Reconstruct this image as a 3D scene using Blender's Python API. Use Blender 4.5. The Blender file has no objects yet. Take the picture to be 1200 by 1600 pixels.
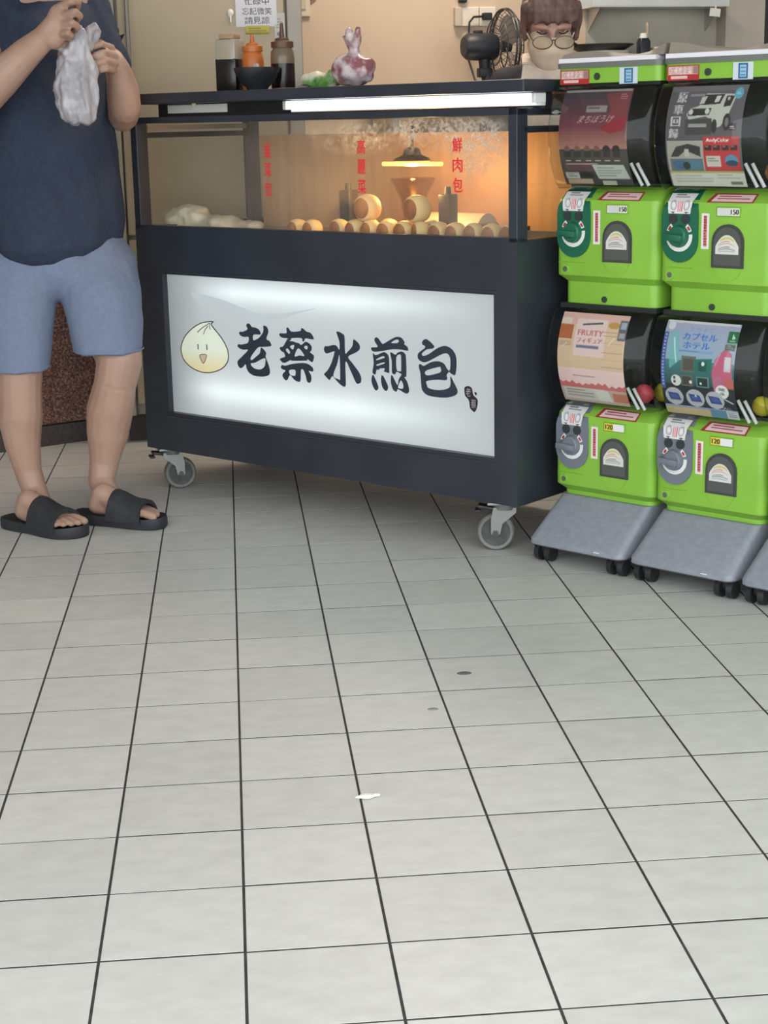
import bpy, bmesh, math, random
import numpy as np
from mathutils import Vector, Matrix, noise
random.seed(7)
SC = bpy.context.scene
COL = SC.collection
PI = math.pi

# ---------------------------------------------------------------- camera
cam = bpy.data.cameras.new('camera')
camo = bpy.data.objects.new('camera', cam)
COL.objects.link(camo)
cam.sensor_fit = 'AUTO'; cam.sensor_width = 36.0; cam.lens = 56.81
cam.clip_start = 0.05; cam.clip_end = 100
camo.matrix_world = Matrix(((0.995190, 0.042055, -0.088473, 0.01871), (-0.095856, 0.231907, -0.968003, -2.03397), (-0.020191, 0.971828, 0.234823, 1.10876), (0, 0, 0, 1)))
SC.camera = camo

# ---------------------------------------------------------------- world, lights, exposure
w = bpy.data.worlds.new('overcast_street'); SC.world = w; w.use_nodes = True
wn = w.node_tree.nodes; wn.clear()
bg = wn.new('ShaderNodeBackground'); wo = wn.new('ShaderNodeOutputWorld')
bg.inputs[0].default_value = (0.92, 0.975, 1.0, 1); bg.inputs[1].default_value = 3.5
w.node_tree.links.new(bg.outputs[0], wo.inputs[0])
SC.view_settings.view_transform = 'Standard'; SC.view_settings.look = 'None'
SC.view_settings.gamma = 1.0; SC.view_settings.use_curve_mapping = False
SC.view_settings.exposure = 0.0
if hasattr(SC, 'cycles'):
    SC.cycles.max_bounces = 10; SC.cycles.transparent_max_bounces = 24

def area_light(name, loc, size, power, col, rot=(0, 0, 0), sy=None):
    l = bpy.data.lights.new(name, 'AREA'); l.energy = power; l.color = col; l.size = size
    if sy: l.shape = 'RECTANGLE'; l.size_y = sy
    o = bpy.data.objects.new(name, l); COL.objects.link(o); o.location = loc; o.rotation_euler = rot
    return o
KITCHEN_W = 26.0      # watts of the unseen kitchen ceiling lamp
HEAT_W = 5.0          # watts of the heat lamp bulb

# ---------------------------------------------------------------- colours and materials
def lin(c):
    return tuple(((x/255)/12.92 if x/255 <= .04045 else ((x/255+.055)/1.055)**2.4) for x in c)
MATS = {}
def mat(name, rgb, rough=.5, metal=0., spec=.5, emis=0., emcol=None, coat=0.):
    if name in MATS: return MATS[name]
    m = bpy.data.materials.new(name); m.use_nodes = True
    b = m.node_tree.nodes['Principled BSDF']
    b.inputs['Base Color'].default_value = lin(rgb)+(1,)
    b.inputs['Roughness'].default_value = rough; b.inputs['Metallic'].default_value = metal
    b.inputs['Specular IOR Level'].default_value = spec
    b.inputs['Coat Weight'].default_value = coat
    if emis:
        b.inputs['Emission Color'].default_value = lin(emcol or rgb)+(1,); b.inputs['Emission Strength'].default_value = emis
    MATS[name] = m
    return m
def nodes(m): return m.node_tree.nodes, m.node_tree.links, m.node_tree.nodes['Principled BSDF']
def noisy(name, rgb, rgb2, scale=8, rough=.5, detail=6, bump=0., metal=0., spec=.5, stretch=(1,1,1), lo=.35, hi=.65, rv=0., coord='Object'):
    m = mat(name, rgb, rough, metal, spec); n, l, b = nodes(m)
    tc = n.new('ShaderNodeTexCoord'); mp = n.new('ShaderNodeMapping'); mp.inputs['Scale'].default_value = stretch
    nz = n.new('ShaderNodeTexNoise'); nz.inputs['Scale'].default_value = scale; nz.inputs['Detail'].default_value = detail
    cr = n.new('ShaderNodeValToRGB'); e = cr.color_ramp.elements
    e[0].position = lo; e[0].color = lin(rgb)+(1,); e[1].position = hi; e[1].color = lin(rgb2)+(1,)
    l.new(tc.outputs[coord], mp.inputs[0]); l.new(mp.outputs[0], nz.inputs['Vector']); l.new(nz.outputs['Fac'], cr.inputs[0])
    l.new(cr.outputs[0], b.inputs['Base Color'])
    if bump:
        bp = n.new('ShaderNodeBump'); bp.inputs['Strength'].default_value = bump; bp.inputs['Distance'].default_value = .004
        l.new(nz.outputs['Fac'], bp.inputs['Height']); l.new(bp.outputs[0], b.inputs['Normal'])
    if rv:
        mr = n.new('ShaderNodeMapRange'); mr.inputs[3].default_value = rough-rv; mr.inputs[4].default_value = rough+rv
        l.new(nz.outputs['Fac'], mr.inputs[0]); l.new(mr.outputs[0], b.inputs['Roughness'])
    return m
def thin_glass(name, tint, gloss=.03, rough=.02, spec_mix=1.0, dirt=None):
    m = bpy.data.materials.new(name); m.use_nodes = True; n = m.node_tree.nodes; l = m.node_tree.links; n.clear()
    out = n.new('ShaderNodeOutputMaterial'); tr = n.new('ShaderNodeBsdfTransparent'); gl = n.new('ShaderNodeBsdfGlossy')
    tr.inputs[0].default_value = tint+(1,); gl.inputs['Roughness'].default_value = rough
    lw = n.new('ShaderNodeLayerWeight'); lw.inputs[0].default_value = .5
    pw = n.new('ShaderNodeMath'); pw.operation = 'POWER'; pw.inputs[1].default_value = 4.5; l.new(lw.outputs['Facing'], pw.inputs[0])
    fr = n.new('ShaderNodeMath'); fr.operation = 'MULTIPLY_ADD'; fr.inputs[1].default_value = .8; fr.inputs[2].default_value = gloss; l.new(pw.outputs[0], fr.inputs[0])
    mx = n.new('ShaderNodeMixShader'); l.new(fr.outputs[0], mx.inputs[0]); l.new(tr.outputs[0], mx.inputs[1]); l.new(gl.outputs[0], mx.inputs[2])
    last = mx
    if dirt: last = dirt(n, l, mx)
    l.new(last.outputs[0], out.inputs[0]); MATS[name] = m
    return m

# ---------------------------------------------------------------- object helpers
def link(name, me, parent=None):
    o = bpy.data.objects.new(name, me); COL.objects.link(o)
    if parent is not None: o.parent = parent
    return o
def tag(o, label=None, cat=None, group=None, kind=None):
    if label: o['label'] = label
    if cat: o['category'] = cat
    if group: o['group'] = group
    if kind: o['kind'] = kind
    return o
def empty(name, loc, rz=0., label=None, cat=None, group=None):
    o = bpy.data.objects.new(name, None); COL.objects.link(o); o.location = loc; o.rotation_euler = (0, 0, rz)
    o.empty_display_size = .05
    return tag(o, label, cat, group)
def copy_tree(o, parent=None):
    c = o.copy(); COL.objects.link(c)
    if parent is not None: c.parent = parent
    for ch in list(o.children): copy_tree(ch, c)
    return c
class MB:
    def __init__(s): s.bm = bmesh.new(); s.mi = 0
    def _tag(s, faces, mi=None):
        for f in faces: f.material_index = s.mi if mi is None else mi
    def box(s, x0, x1, y0, y1, z0, z1, bev=0., seg=2, rot=None):
        r = bmesh.ops.create_cube(s.bm, size=1.0); vs = r['verts']
        for v in vs: v.co = Vector(((x0+x1)/2+v.co.x*(x1-x0), (y0+y1)/2+v.co.y*(y1-y0), (z0+z1)/2+v.co.z*(z1-z0)))
        if rot is not None:
            c = Vector(((x0+x1)/2, (y0+y1)/2, (z0+z1)/2))
            for v in vs: v.co = c + rot @ (v.co-c)
        fs = list({f for v in vs for f in v.link_faces}); s._tag(fs)
        if bev > 0:
            es = list({e for v in vs for e in v.link_edges})
            r2 = bmesh.ops.bevel(s.bm, geom=es+vs, offset=bev, segments=seg, affect='EDGES', profile=.5)
            s._tag(r2['faces'])
        return s
    def cyl(s, p0, p1, r0, r1=None, n=20, caps=True):
        p0 = Vector(p0); p1 = Vector(p1); r1 = r0 if r1 is None else r1
        d = (p1-p0); q = d.to_track_quat('Z', 'Y').to_matrix()
        a = []; b = []
        for i in range(n):
            t = 2*PI*i/n; o = Vector((math.cos(t), math.sin(t), 0))
            a.append(s.bm.verts.new(p0+q@(o*r0))); b.append(s.bm.verts.new(p1+q@(o*r1)))
        fs = [s.bm.faces.new((a[i], a[(i+1)%n], b[(i+1)%n], b[i])) for i in range(n)]
        if caps:
            fs.append(s.bm.faces.new(a[::-1])); fs.append(s.bm.faces.new(b))
        s._tag(fs)
        return s
    def ball(s, c, r, sub=2, scale=(1, 1, 1), rot=None):
        res = bmesh.ops.create_icosphere(s.bm, subdivisions=sub, radius=1.0); c = Vector(c)
        for v in res['verts']:
            p = Vector((v.co.x*r*scale[0], v.co.y*r*scale[1], v.co.z*r*scale[2]))
            v.co = c + (rot@p if rot is not None else p)
        s._tag(list({f for v in res['verts'] for f in v.link_faces}))
        return s
    def rings(s, rs, closed=True, cap0=True, cap1=True):
        R = [[s.bm.verts.new(Vector(p)) for p in r] for r in rs]; fs = []; n = len(R[0])
        for a, b in zip(R[:-1], R[1:]):
            for i in range(n if closed else n-1):
                fs.append(s.bm.faces.new((a[i], a[(i+1)%n], b[(i+1)%n], b[i])))
        if closed and cap0: fs.append(s.bm.faces.new(R[0][::-1]))
        if closed and cap1: fs.append(s.bm.faces.new(R[-1]))
        s._tag(fs)
        return s
    def lathe(s, prof, c=(0, 0, 0), n=28, rot=None, sx=1., sy=1.):
        c = Vector(c); rs = []
        for r, z in prof:
            ring = []
            for i in range(n):
                t = 2*PI*i/n; p = Vector((math.cos(t)*max(r, 1e-4)*sx, math.sin(t)*max(r, 1e-4)*sy, z))
                ring.append(c + (rot@p if rot is not None else p))
            rs.append(ring)
        return s.rings(rs)
    def tube(s, pts, r, n=8, caps=True):
        pts = [Vector(p) for p in pts]; rs = []
        rr = r if isinstance(r, (list, tuple)) else [r]*len(pts)
        up = None
        for i, p in enumerate(pts):
            d = (pts[min(i+1, len(pts)-1)]-pts[max(i-1, 0)]).normalized()
            if up is None:
                up = Vector((0, 0, 1)) if abs(d.z) < .9 else Vector((1, 0, 0))
            a = d.cross(up).normalized(); up = a.cross(d).normalized()
            rs.append([p+(a*math.cos(2*PI*k/n)+up*math.sin(2*PI*k/n))*rr[i] for k in range(n)])
        return s.rings(rs, cap0=caps, cap1=caps)
    def prism(s, poly, axis, d0, d1):
        # poly: 2-D points; axis 'x','y','z' = the extrusion axis
        def P(a, b, d):
            return Vector((d, a, b)) if axis == 'x' else (Vector((a, d, b)) if axis == 'y' else Vector((a, b, d)))
        return s.rings([[P(a, b, d0) for a, b in poly], [P(a, b, d1) for a, b in poly]])
    def build(s, name, m, parent=None, smooth=False, angle=40):
        bmesh.ops.recalc_face_normals(s.bm, faces=s.bm.faces)
        me = bpy.data.meshes.new(name); s.bm.to_mesh(me); s.bm.free()
        for k in (m if isinstance(m, (list, tuple)) else [m]): me.materials.append(k)
        if smooth:
            me.shade_smooth()
            if angle < 180: me.set_sharp_from_angle(angle=math.radians(angle))
        return link(name, me, parent)
def catmull(pts, n=6, closed=True):
    out = []; N = len(pts); P = [np.array(p, float) for p in pts]
    for i in range(N if closed else N-1):
        if closed: p0, p1, p2, p3 = P[i-1], P[i], P[(i+1)%N], P[(i+2)%N]
        else: p0, p1, p2, p3 = P[max(i-1, 0)], P[i], P[i+1], P[min(i+2, N-1)]
        for k in range(n):
            t = k/n
            out.append(.5*((2*p1)+(-p0+p2)*t+(2*p0-5*p1+4*p2-p3)*t*t+(-p0+3*p1-3*p2+p3)*t**3))
    if not closed: out.append(P[-1])
    return [tuple(float(v) for v in o) for o in out]
def curve_fill(polys):
    # 2-D polygons with holes -> (verts2d, faces)
    cu = bpy.data.curves.new('fill', 'CURVE'); cu.dimensions = '2D'; cu.fill_mode = 'FRONT'
    for p in polys:
        sp = cu.splines.new('POLY'); sp.points.add(len(p)-1); sp.use_cyclic_u = True
        for i, q in enumerate(p): sp.points[i].co = (q[0], q[1], 0, 1)
    o = bpy.data.objects.new('fill', cu); COL.objects.link(o)
    dg = bpy.context.evaluated_depsgraph_get(); me = bpy.data.meshes.new_from_object(o.evaluated_get(dg))
    V = [(v.co.x, v.co.y) for v in me.vertices]; Fc = [tuple(p.vertices) for p in me.polygons]
    bpy.data.objects.remove(o); bpy.data.curves.remove(cu); bpy.data.meshes.remove(me)
    return V, Fc
_tc = {}
def text2d(s):
    if s in _tc: return _tc[s]
    cu = bpy.data.curves.new('txt', 'FONT'); cu.body = s; cu.resolution_u = 3
    o = bpy.data.objects.new('txt', cu); COL.objects.link(o)
    dg = bpy.context.evaluated_depsgraph_get(); me = bpy.data.meshes.new_from_object(o.evaluated_get(dg))
    V = np.array([(v.co.x, v.co.y) for v in me.vertices] or [(0, 0)], float); Fc = [tuple(p.vertices) for p in me.polygons]
    bpy.data.objects.remove(o); bpy.data.curves.remove(cu); bpy.data.meshes.remove(me)
    lo, hi = V.min(0), V.max(0); _tc[s] = ((V-lo)/np.maximum(hi-lo, 1e-6), Fc)
    return _tc[s]
def flat_text(mb, s, x0, x1, y0, y1, fn):
    # glyphs stretched into the rectangle, mapped by fn(a, b) -> 3-D point
    V, Fc = text2d(s); vs = [mb.bm.verts.new(Vector(fn(x0+a*(x1-x0), y0+b*(y1-y0)))) for a, b in V]
    fs = []
    for f in Fc:
        try: fs.append(mb.bm.faces.new([vs[i] for i in f]))
        except ValueError: pass
    mb._tag(fs)
def blob(name, m, parent, parts, voxel=.006, smooth=6, post=None, frame=None):
    mb = MB()
    for kind, dat in parts:
        if kind == 'chain':
            pts = [Vector(p[:3]) for p in dat]; rr = [p[3] for p in dat]
            for i in range(len(pts)):
                mb.ball(pts[i], rr[i], 2)
                if i: mb.cyl(pts[i-1], pts[i], rr[i-1], rr[i], n=16)
        elif kind == 'ball': mb.ball(dat[0], dat[1], 3, dat[2] if len(dat) > 2 else (1, 1, 1), dat[3] if len(dat) > 3 else None)
        elif kind == 'loft': mb.rings(dat)
    bmesh.ops.recalc_face_normals(mb.bm, faces=mb.bm.faces)
    me = bpy.data.meshes.new(name); mb.bm.to_mesh(me); mb.bm.free()
    o = bpy.data.objects.new('tmp', me); COL.objects.link(o)
    r = o.modifiers.new('r', 'REMESH'); r.mode = 'VOXEL'; r.voxel_size = voxel
    if smooth:
        k = o.modifiers.new('s', 'SMOOTH'); k.factor = .5; k.iterations = smooth
    dg = bpy.context.evaluated_depsgraph_get(); out = bpy.data.meshes.new_from_object(o.evaluated_get(dg)); out.name = name
    bpy.data.objects.remove(o); bpy.data.meshes.remove(me)
    if post:
        for v in out.vertices: v.co = post(v.co, v.normal.copy())
    out.materials.clear(); out.materials.append(m); out.shade_smooth()
    return link(name, out, parent)

# ---------------------------------------------------------------- printed sheets (colour per small face)
class Canvas:
    def __init__(s, w, h, col, ss=2):
        s.w, s.h, s.ss = w, h, ss; s.a = np.empty((h*ss, w*ss, 3)); s.a[:] = col
        yy, xx = np.mgrid[0:h*ss, 0:w*ss]; s.X = (xx+.5)/(w*ss); s.Y = (yy+.5)/(h*ss)
    def put(s, m, col, op=1.): s.a[m] = s.a[m]*(1-op)+np.array(col, float)*op
    def rect(s, x0, y0, x1, y1, col, op=1.): s.put((s.X >= x0)&(s.X < x1)&(s.Y >= y0)&(s.Y < y1), col, op)
    def ell(s, x, y, rx, ry, col, op=1.): s.put(((s.X-x)/rx)**2+((s.Y-y)/ry)**2 < 1, col, op)
    def vgrad(s, y0, y1, c0, c1, x0=0, x1=1):
        m = (s.Y >= y0)&(s.Y < y1)&(s.X >= x0)&(s.X < x1); t = ((s.Y-y0)/(y1-y0))[m][:, None]
        s.a[m] = np.array(c0, float)*(1-t)+np.array(c1, float)*t
    def poly(s, pts, col, op=1.):
        ins = np.zeros(s.X.shape, bool); n = len(pts)
        for i in range(n):
            (x0, y0), (x1, y1) = pts[i], pts[(i+1)%n]
            if y0 == y1: continue
            c = ((s.Y < y0) != (s.Y < y1)) & (s.X < (x1-x0)*(s.Y-y0)/(y1-y0)+x0); ins ^= c
        s.put(ins, col, op)
    def line(s, x0, y0, x1, y1, wd, col, op=1.):
        asp = s.h/s.w; dx, dy = x1-x0, (y1-y0)*asp; L2 = dx*dx+dy*dy+1e-12
        t = np.clip(((s.X-x0)*dx+(s.Y-y0)*asp*dy)/L2, 0, 1)
        s.put(((s.X-x0-t*dx)**2+((s.Y-y0)*asp-t*dy)**2) < (wd/2)**2, col, op)
    def text(s, st, x0, y0, x1, y1, col, op=1., slant=0.):
        V, Fc = text2d(st); P = [(x0+(a+slant*b)*(x1-x0), y1+b*(y0-y1)) for a, b in V]
        for f in Fc:
            q = [P[i] for i in f]; xs = [a for a, b in q]; ys = [b for a, b in q]
            i0, i1 = int(max(0, min(ys)*s.h*s.ss-1)), int(min(s.h*s.ss, max(ys)*s.h*s.ss+2))
            j0, j1 = int(max(0, min(xs)*s.w*s.ss-1)), int(min(s.w*s.ss, max(xs)*s.w*s.ss+2))
            if i1 <= i0 or j1 <= j0: continue
            X = s.X[i0:i1, j0:j1]; Y = s.Y[i0:i1, j0:j1]; ins = np.zeros(X.shape, bool)
            for i in range(len(q)):
                (ax, ay), (bx, by) = q[i], q[(i+1)%len(q)]
                if ay == by: continue
                ins ^= ((Y < ay) != (Y < by)) & (X < (bx-ax)*(Y-ay)/(by-ay)+ax)
            sub = s.a[i0:i1, j0:j1]; sub[ins] = sub[ins]*(1-op)+np.array(col, float)*op
    def lines(s, x0, y0, x1, y1, n, col, op=1., fill=.5, seed=1):
        rn = random.Random(seed); h = (y1-y0)/n
        for i in range(n): s.rect(x0, y0+i*h, x0+(x1-x0)*rn.uniform(.6, 1), y0+(i+fill)*h, col, op)
    def final(s): return s.a.reshape(s.h, s.ss, s.w, s.ss, 3).mean((1, 3))
def print_mat(rough=.45):
    if 'printed_sheet' in MATS: return MATS['printed_sheet']
    m = mat('printed_sheet', (255, 255, 255), rough); n, l, b = nodes(m)
    a = n.new('ShaderNodeAttribute'); a.attribute_name = 'print'; l.new(a.outputs['Color'], b.inputs['Base Color'])
    return m
def sheet(name, cv, fn, parent, m=None):
    a = cv.final(); h, wd = a.shape[:2]
    V = [fn(j/wd, i/h) for i in range(h+1) for j in range(wd+1)]
    Fc = [(i*(wd+1)+j, (i+1)*(wd+1)+j, (i+1)*(wd+1)+j+1, i*(wd+1)+j+1) for i in range(h) for j in range(wd)]
    me = bpy.data.meshes.new(name); me.from_pydata(V, [], Fc)
    c = a.reshape(-1, 3)/255.; c = np.where(c <= .04045, c/12.92, ((c+.055)/1.055)**2.4)
    at = me.color_attributes.new('print', 'FLOAT_COLOR', 'CORNER')
    buf = np.ones((len(Fc), 4, 4)); buf[:, :, :3] = c[:, None, :]; at.data.foreach_set('color', buf.ravel())
    me.materials.append(m or print_mat()); me.shade_smooth()
    return link(name, me, parent)

# ================================================================ SETTING
def struct(o): o['kind'] = 'structure'; return o
# --- floor: dark grout bed, every tile in view its own piece
def tile_mat():
    m = mat('floor_tile', (205, 202, 195), .42, spec=.45); n, l, b = nodes(m)
    tc = n.new('ShaderNodeTexCoord'); geo = n.new('ShaderNodeNewGeometry'); oi = n.new('ShaderNodeObjectInfo')
    mp = n.new('ShaderNodeMapping'); mp.inputs['Scale'].default_value = (9, 17, 1)
    nz = n.new('ShaderNodeTexNoise'); nz.inputs['Scale'].default_value = 1.6; nz.inputs['Detail'].default_value = 8; nz.inputs['Roughness'].default_value = .65
    l.new(geo.outputs['Position'], mp.inputs[0]); l.new(mp.outputs[0], nz.inputs['Vector'])
    cr = n.new('ShaderNodeValToRGB'); e = cr.color_ramp.elements
    e[0].position = .3; e[0].color = lin((196, 195, 190))+(1,); e[1].position = .62; e[1].color = lin((208, 207, 202))+(1,)
    l.new(nz.outputs['Fac'], cr.inputs[0])
    n2 = n.new('ShaderNodeTexNoise'); n2.inputs['Scale'].default_value = 5.5; n2.inputs['Detail'].default_value = 9; n2.inputs['Roughness'].default_value = .75
    l.new(geo.outputs['Position'], n2.inputs['Vector'])
    c2 = n.new('ShaderNodeValToRGB'); e = c2.color_ramp.elements
    e[0].position = .68; e[0].color = (0, 0, 0, 1); e[1].position = .8; e[1].color = (.34, .34, .34, 1)
    l.new(n2.outputs['Fac'], c2.inputs[0])
    mx = n.new('ShaderNodeMix'); mx.data_type = 'RGBA'; l.new(c2.outputs[0], mx.inputs['Factor']); l.new(cr.outputs[0], mx.inputs['A'])
    mx.inputs['B'].default_value = lin((128, 126, 122))+(1,)
    mr = n.new('ShaderNodeMapRange'); mr.inputs[3].default_value = .93; mr.inputs[4].default_value = 1.03; l.new(oi.outputs['Random'], mr.inputs[0])
    hs = n.new('ShaderNodeHueSaturation'); l.new(mr.outputs[0], hs.inputs['Value']); l.new(mx.outputs['Result'], hs.inputs['Color'])
    l.new(hs.outputs[0], b.inputs['Base Color'])
    n3 = n.new('ShaderNodeTexNoise'); n3.inputs['Scale'].default_value = 420; l.new(geo.outputs['Position'], n3.inputs['Vector'])
    bp = n.new('ShaderNodeBump'); bp.inputs['Strength'].default_value = .12; bp.inputs['Distance'].default_value = .001
    l.new(n3.outputs['Fac'], bp.inputs['Height']); l.new(bp.outputs[0], b.inputs['Normal'])
    return m
TM = tile_mat()
GROUT = noisy('grout', (48, 46, 48), (70, 68, 68), 30, .9)
fb = MB(); fb.box(-7, 7, -8, 7, -.12, -.0014)
floor = struct(fb.build('floor', GROUT))
T = .2; HG = .0021
def tile_bm(mb, cx, cy):
    r = []
    for ins, z in ((0, -.002), (0, -.0004), (.0004, 0)):
        k = T/2-HG-ins
        r.append([(cx-k, cy-k, z), (cx+k, cy-k, z), (cx+k, cy+k, z), (cx-k, cy+k, z)])
    n0 = len(mb.bm.faces); mb.rings(r, cap0=False); mb.bm.faces.ensure_lookup_table()
    for f in mb.bm.faces[n0:n0+4]: f.material_index = 1
t0 = MB(); tile_bm(t0, 0, 0)
first = t0.build('tile', [TM, GROUT], floor); first_used = False
far = MB(); ntile = 0
for j in range(-40, 34):
    for i in range(-34, 34):
        cx, cy = (i+.5)*T, (j+.5)*T
        dep = (cy+2.034)*.968+.26
        vis = -.45 < cy < 4.05 and abs(cx-.02-.0905*(cy+2.034)) < .2376*dep+.16
        if vis:
            o = first if not first_used else first.copy()
            if first_used: COL.objects.link(o)
            first_used = True; o.location = (cx, cy, random.uniform(-.0003, .0003)); ntile += 1
        elif abs(cx) < 6.9 and -7.9 < cy < 6.9: tile_bm(far, cx, cy)
ff = far.build('tile_field', [TM, GROUT], floor); ff['kind'] = 'stuff'
print('TILES', ntile)

# --- kitchen walls and the arcade ceiling
BEIGE = noisy('beige_paint', (200, 176, 152), (208, 184, 160), 3, .7, bump=.05)
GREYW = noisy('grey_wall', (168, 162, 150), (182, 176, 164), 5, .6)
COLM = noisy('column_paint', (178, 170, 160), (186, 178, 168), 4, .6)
A8 = math.radians(8); WD = Vector((math.cos(A8), math.sin(A8), 0)); WN = Vector((math.sin(A8), -math.cos(A8), 0)); WP = Vector((.99, 4.375, 0))
def wp(s, z, off=0.): q = WP+WD*s+WN*off; return (q.x, q.y, z)
def wall_box(s0, s1, z0, z1, o0, o1, mb):
    mb.rings([[wp(s0, z0, o0), wp(s1, z0, o0), wp(s1, z0, o1), wp(s0, z0, o1)], [wp(s0, z1, o0), wp(s1, z1, o0), wp(s1, z1, o1), wp(s0, z1, o1)]])
    return mb
struct(wall_box(-4, .455, 0, 3.0, -.12, 0, MB()).build('wall_back', BEIGE))
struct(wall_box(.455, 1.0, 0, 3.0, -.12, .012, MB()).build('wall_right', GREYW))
struct(wall_box(1.0, 1.165, 0, 3.0, -.12, .10, MB()).build('trim_1', COLM))
DKF = mat('door_frame_dark', (62, 62, 64), .4, .3)
d1 = MB(); wall_box(1.165, 1.21, 0, 3.0, -.1, .07, d1); wall_box(1.25, 1.30, 0, 3.0, -.1, .07, d1); wall_box(1.21, 1.25, 2.5, 3.0, -.1, .05, d1)
door = struct(d1.build('door_1', DKF))
d2 = MB(); wall_box(1.222, 1.236, 0, 2.5, -.02, .03, d2); d2.build('handle_bar', mat('steel_bar', (205, 208, 208), .25, .9), door)
d2 = MB(); wall_box(1.21, 1.25, 0, 2.5, -.06, -.05, d2); d2.build('glass_leaf', mat('dark_glass', (40, 44, 48), .15), door)
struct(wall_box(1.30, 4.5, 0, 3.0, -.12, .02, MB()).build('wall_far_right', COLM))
# granite pillar at the left
def granite():
    m = mat('red_granite', (92, 66, 60), .3, spec=.5); n, l, b = nodes(m)
    tc = n.new('ShaderNodeTexCoord'); v = n.new('ShaderNodeTexNoise'); v.inputs['Scale'].default_value = 130; v.inputs['Detail'].default_value = 4
    cr = n.new('ShaderNodeValToRGB'); e = cr.color_ramp.elements
    e[0].position = .34; e[0].color = lin((54, 44, 44))+(1,); e[1].position = .68; e[1].color = lin((158, 124, 114))+(1,)
    k = cr.color_ramp.elements.new(.5); k.color = lin((108, 74, 66))+(1,)
    l.new(tc.outputs['Object'], v.inputs['Vector']); l.new(v.outputs['Fac'], cr.inputs[0]); l.new(cr.outputs[0], b.inputs['Base Color'])
    return m
GR = granite()
a32 = math.radians(30)
def gp(s, off): return (-.62+math.cos(a32)*s+math.sin(a32)*off, 3.785+math.sin(a32)*s-math.cos(a32)*off)
def pillar_box(s0, s1, o0, o1, z0, z1, bev=0):
    mb = MB(); q = [gp(s0, o0), gp(s1, o0), gp(s1, o1), gp(s0, o1)]
    mb.rings([[(a, b, z0) for a, b in q], [(a, b, z1) for a, b in q]])
    return mb
pil = struct(pillar_box(-1.6, .215, -.5, -.012, 0, 3.0).build('wall_left', mat('pillar_joint', (60, 48, 46), .7)))
xs = [-1.6, -.92, -.105, .215]; zs = [.075, .62, 1.25, 1.9, 2.55, 3.0]
for a, b2 in zip(xs[:-1], xs[1:]):
    for z0, z1 in zip(zs[:-1], zs[1:]):
        pillar_box(a+.003, b2-.003, -.02, 0, z0+.003, z1-.003).build('granite_panel', GR, pil)
struct(pillar_box(-1.6, .215, -.02, .006, 0, .072).build('baseboard_left', noisy('dark_plinth', (56, 50, 50), (78, 70, 68), 90, .5)))
CEIL = noisy('arcade_ceiling', (196, 196, 194), (206, 206, 204), 2, .8)
cb = MB(); cb.box(-7, 7, -1.7, 7, 2.9, 3.1)  # unseen; front edge run forward to darken the deeper floor
struct(cb.build('ceiling', CEIL))
b = MB(); b.box(-3.6, -3.4, -1.2, 7, 0, 2.9); struct(b.build('wall_added_left', COLM))  # unseen side wall added to cut daylight from the left
b = MB(); b.box(3.6, 3.8, -1.2, 7, 0, 2.9); struct(b.build('wall_added_right', COLM))  # unseen side wall added to cut daylight from the right
# unseen kitchen ceiling lamp, put in to light the beige wall
kl = empty('unseen_ceiling_light', (.75, 3.55, 2.8), 0, 'unseen white ceiling lamp put in to light the wall behind the cart', 'lamp')
b = MB(); b.box(-.32, .32, -.32, .32, 0, .1, .01); b.build('housing', mat('white_enamel', (230, 230, 228), .4), kl)
b = MB(); b.box(-.29, .29, -.29, .29, -.02, -.001, .005); b.build('diffuser', mat('lamp_diffuser', (255, 240, 220), .5, emis=3.0), kl)
area_light('unseen_kitchen_light', (.75, 3.55, 2.76), .55, KITCHEN_W, (1.0, .86, .70))

# --- stainless refrigerator with notes, left of the beige wall
STEEL = noisy('brushed_steel', (156, 139, 115), (166, 149, 124), 2.2, .42, metal=.3, stretch=(1, 1, 3), rv=.05)
STEELD = mat('steel_edge', (128, 122, 114), .4, .6)
STEELB = mat('steel_bright', (196, 196, 194), .28, .9)
fr = empty('refrigerator', (-.39, 3.75, 0), 0, 'tall stainless steel refrigerator with paper notes on its upper door', 'refrigerator')
b = MB(); b.box(0, .69, .03, .42, .10, 1.95); b.build('cabinet', STEELD, fr)
b = MB(); b.box(.06, .632, 0, .03, .738, 1.93, .006); ud = b.build('door', STEEL, fr)
b = MB(); b.box(.06, .632, 0, .03, .138, .724, .006); b.build('door', STEEL, fr)
b = MB(); b.box(0, .054, -.006, .03, .10, 1.95, .004); b.box(.637, .69, -.006, .03, .10, 1.95, .004); b.build('door_frame', noisy('frame_steel', (150, 142, 130), (160, 152, 140), 3, .45, metal=.3), fr)
b = MB(); b.box(.02, .67, .05, .40, .0, .10); b.build('plinth', mat('plinth_dark', (50, 44, 42), .7), fr)
b = MB(); b.box(.09, .104, -.03, 0, 1.2, 1.9, .004); b.build('handle', STEELD, ud)
# notes on the refrigerator (each hangs on it)
def note_canvas():
    c = Canvas(84, 110, (218, 216, 222)); k = (52, 50, 58)
    for st, y in (('忙碌中', .495), ('忘記微笑', .665), ('請見諒', .825)):
        x0, x1 = (.22, .82) if len(st) == 3 else (.16, .88)
        c.text(st, x0, y, x1, y+.125, k)
    return c
def hang(name, x0, x1, z0, z1, y, cv, label, cat):
    o = sheet(name, cv, lambda a, t: (x0+(x1-x0)*a, y-.0012-.004*math.sin(t*3)*t, z1+(z0-z1)*t), None)
    return tag(o, label, cat)
hang('paper_notice', .074, .214, 1.433, 1.62, 3.7488, note_canvas(), 'white paper notice with three lines of black characters on the refrigerator', 'notice')
cv = Canvas(40, 12, (176, 166, 62)); cv.lines(.1, .25, .9, .8, 2, (120, 112, 50))
hang('sticker', .108, .188, 1.409, 1.436, 3.7455, cv, 'small olive yellow sticker below the white notice on the refrigerator', 'sticker')
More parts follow.
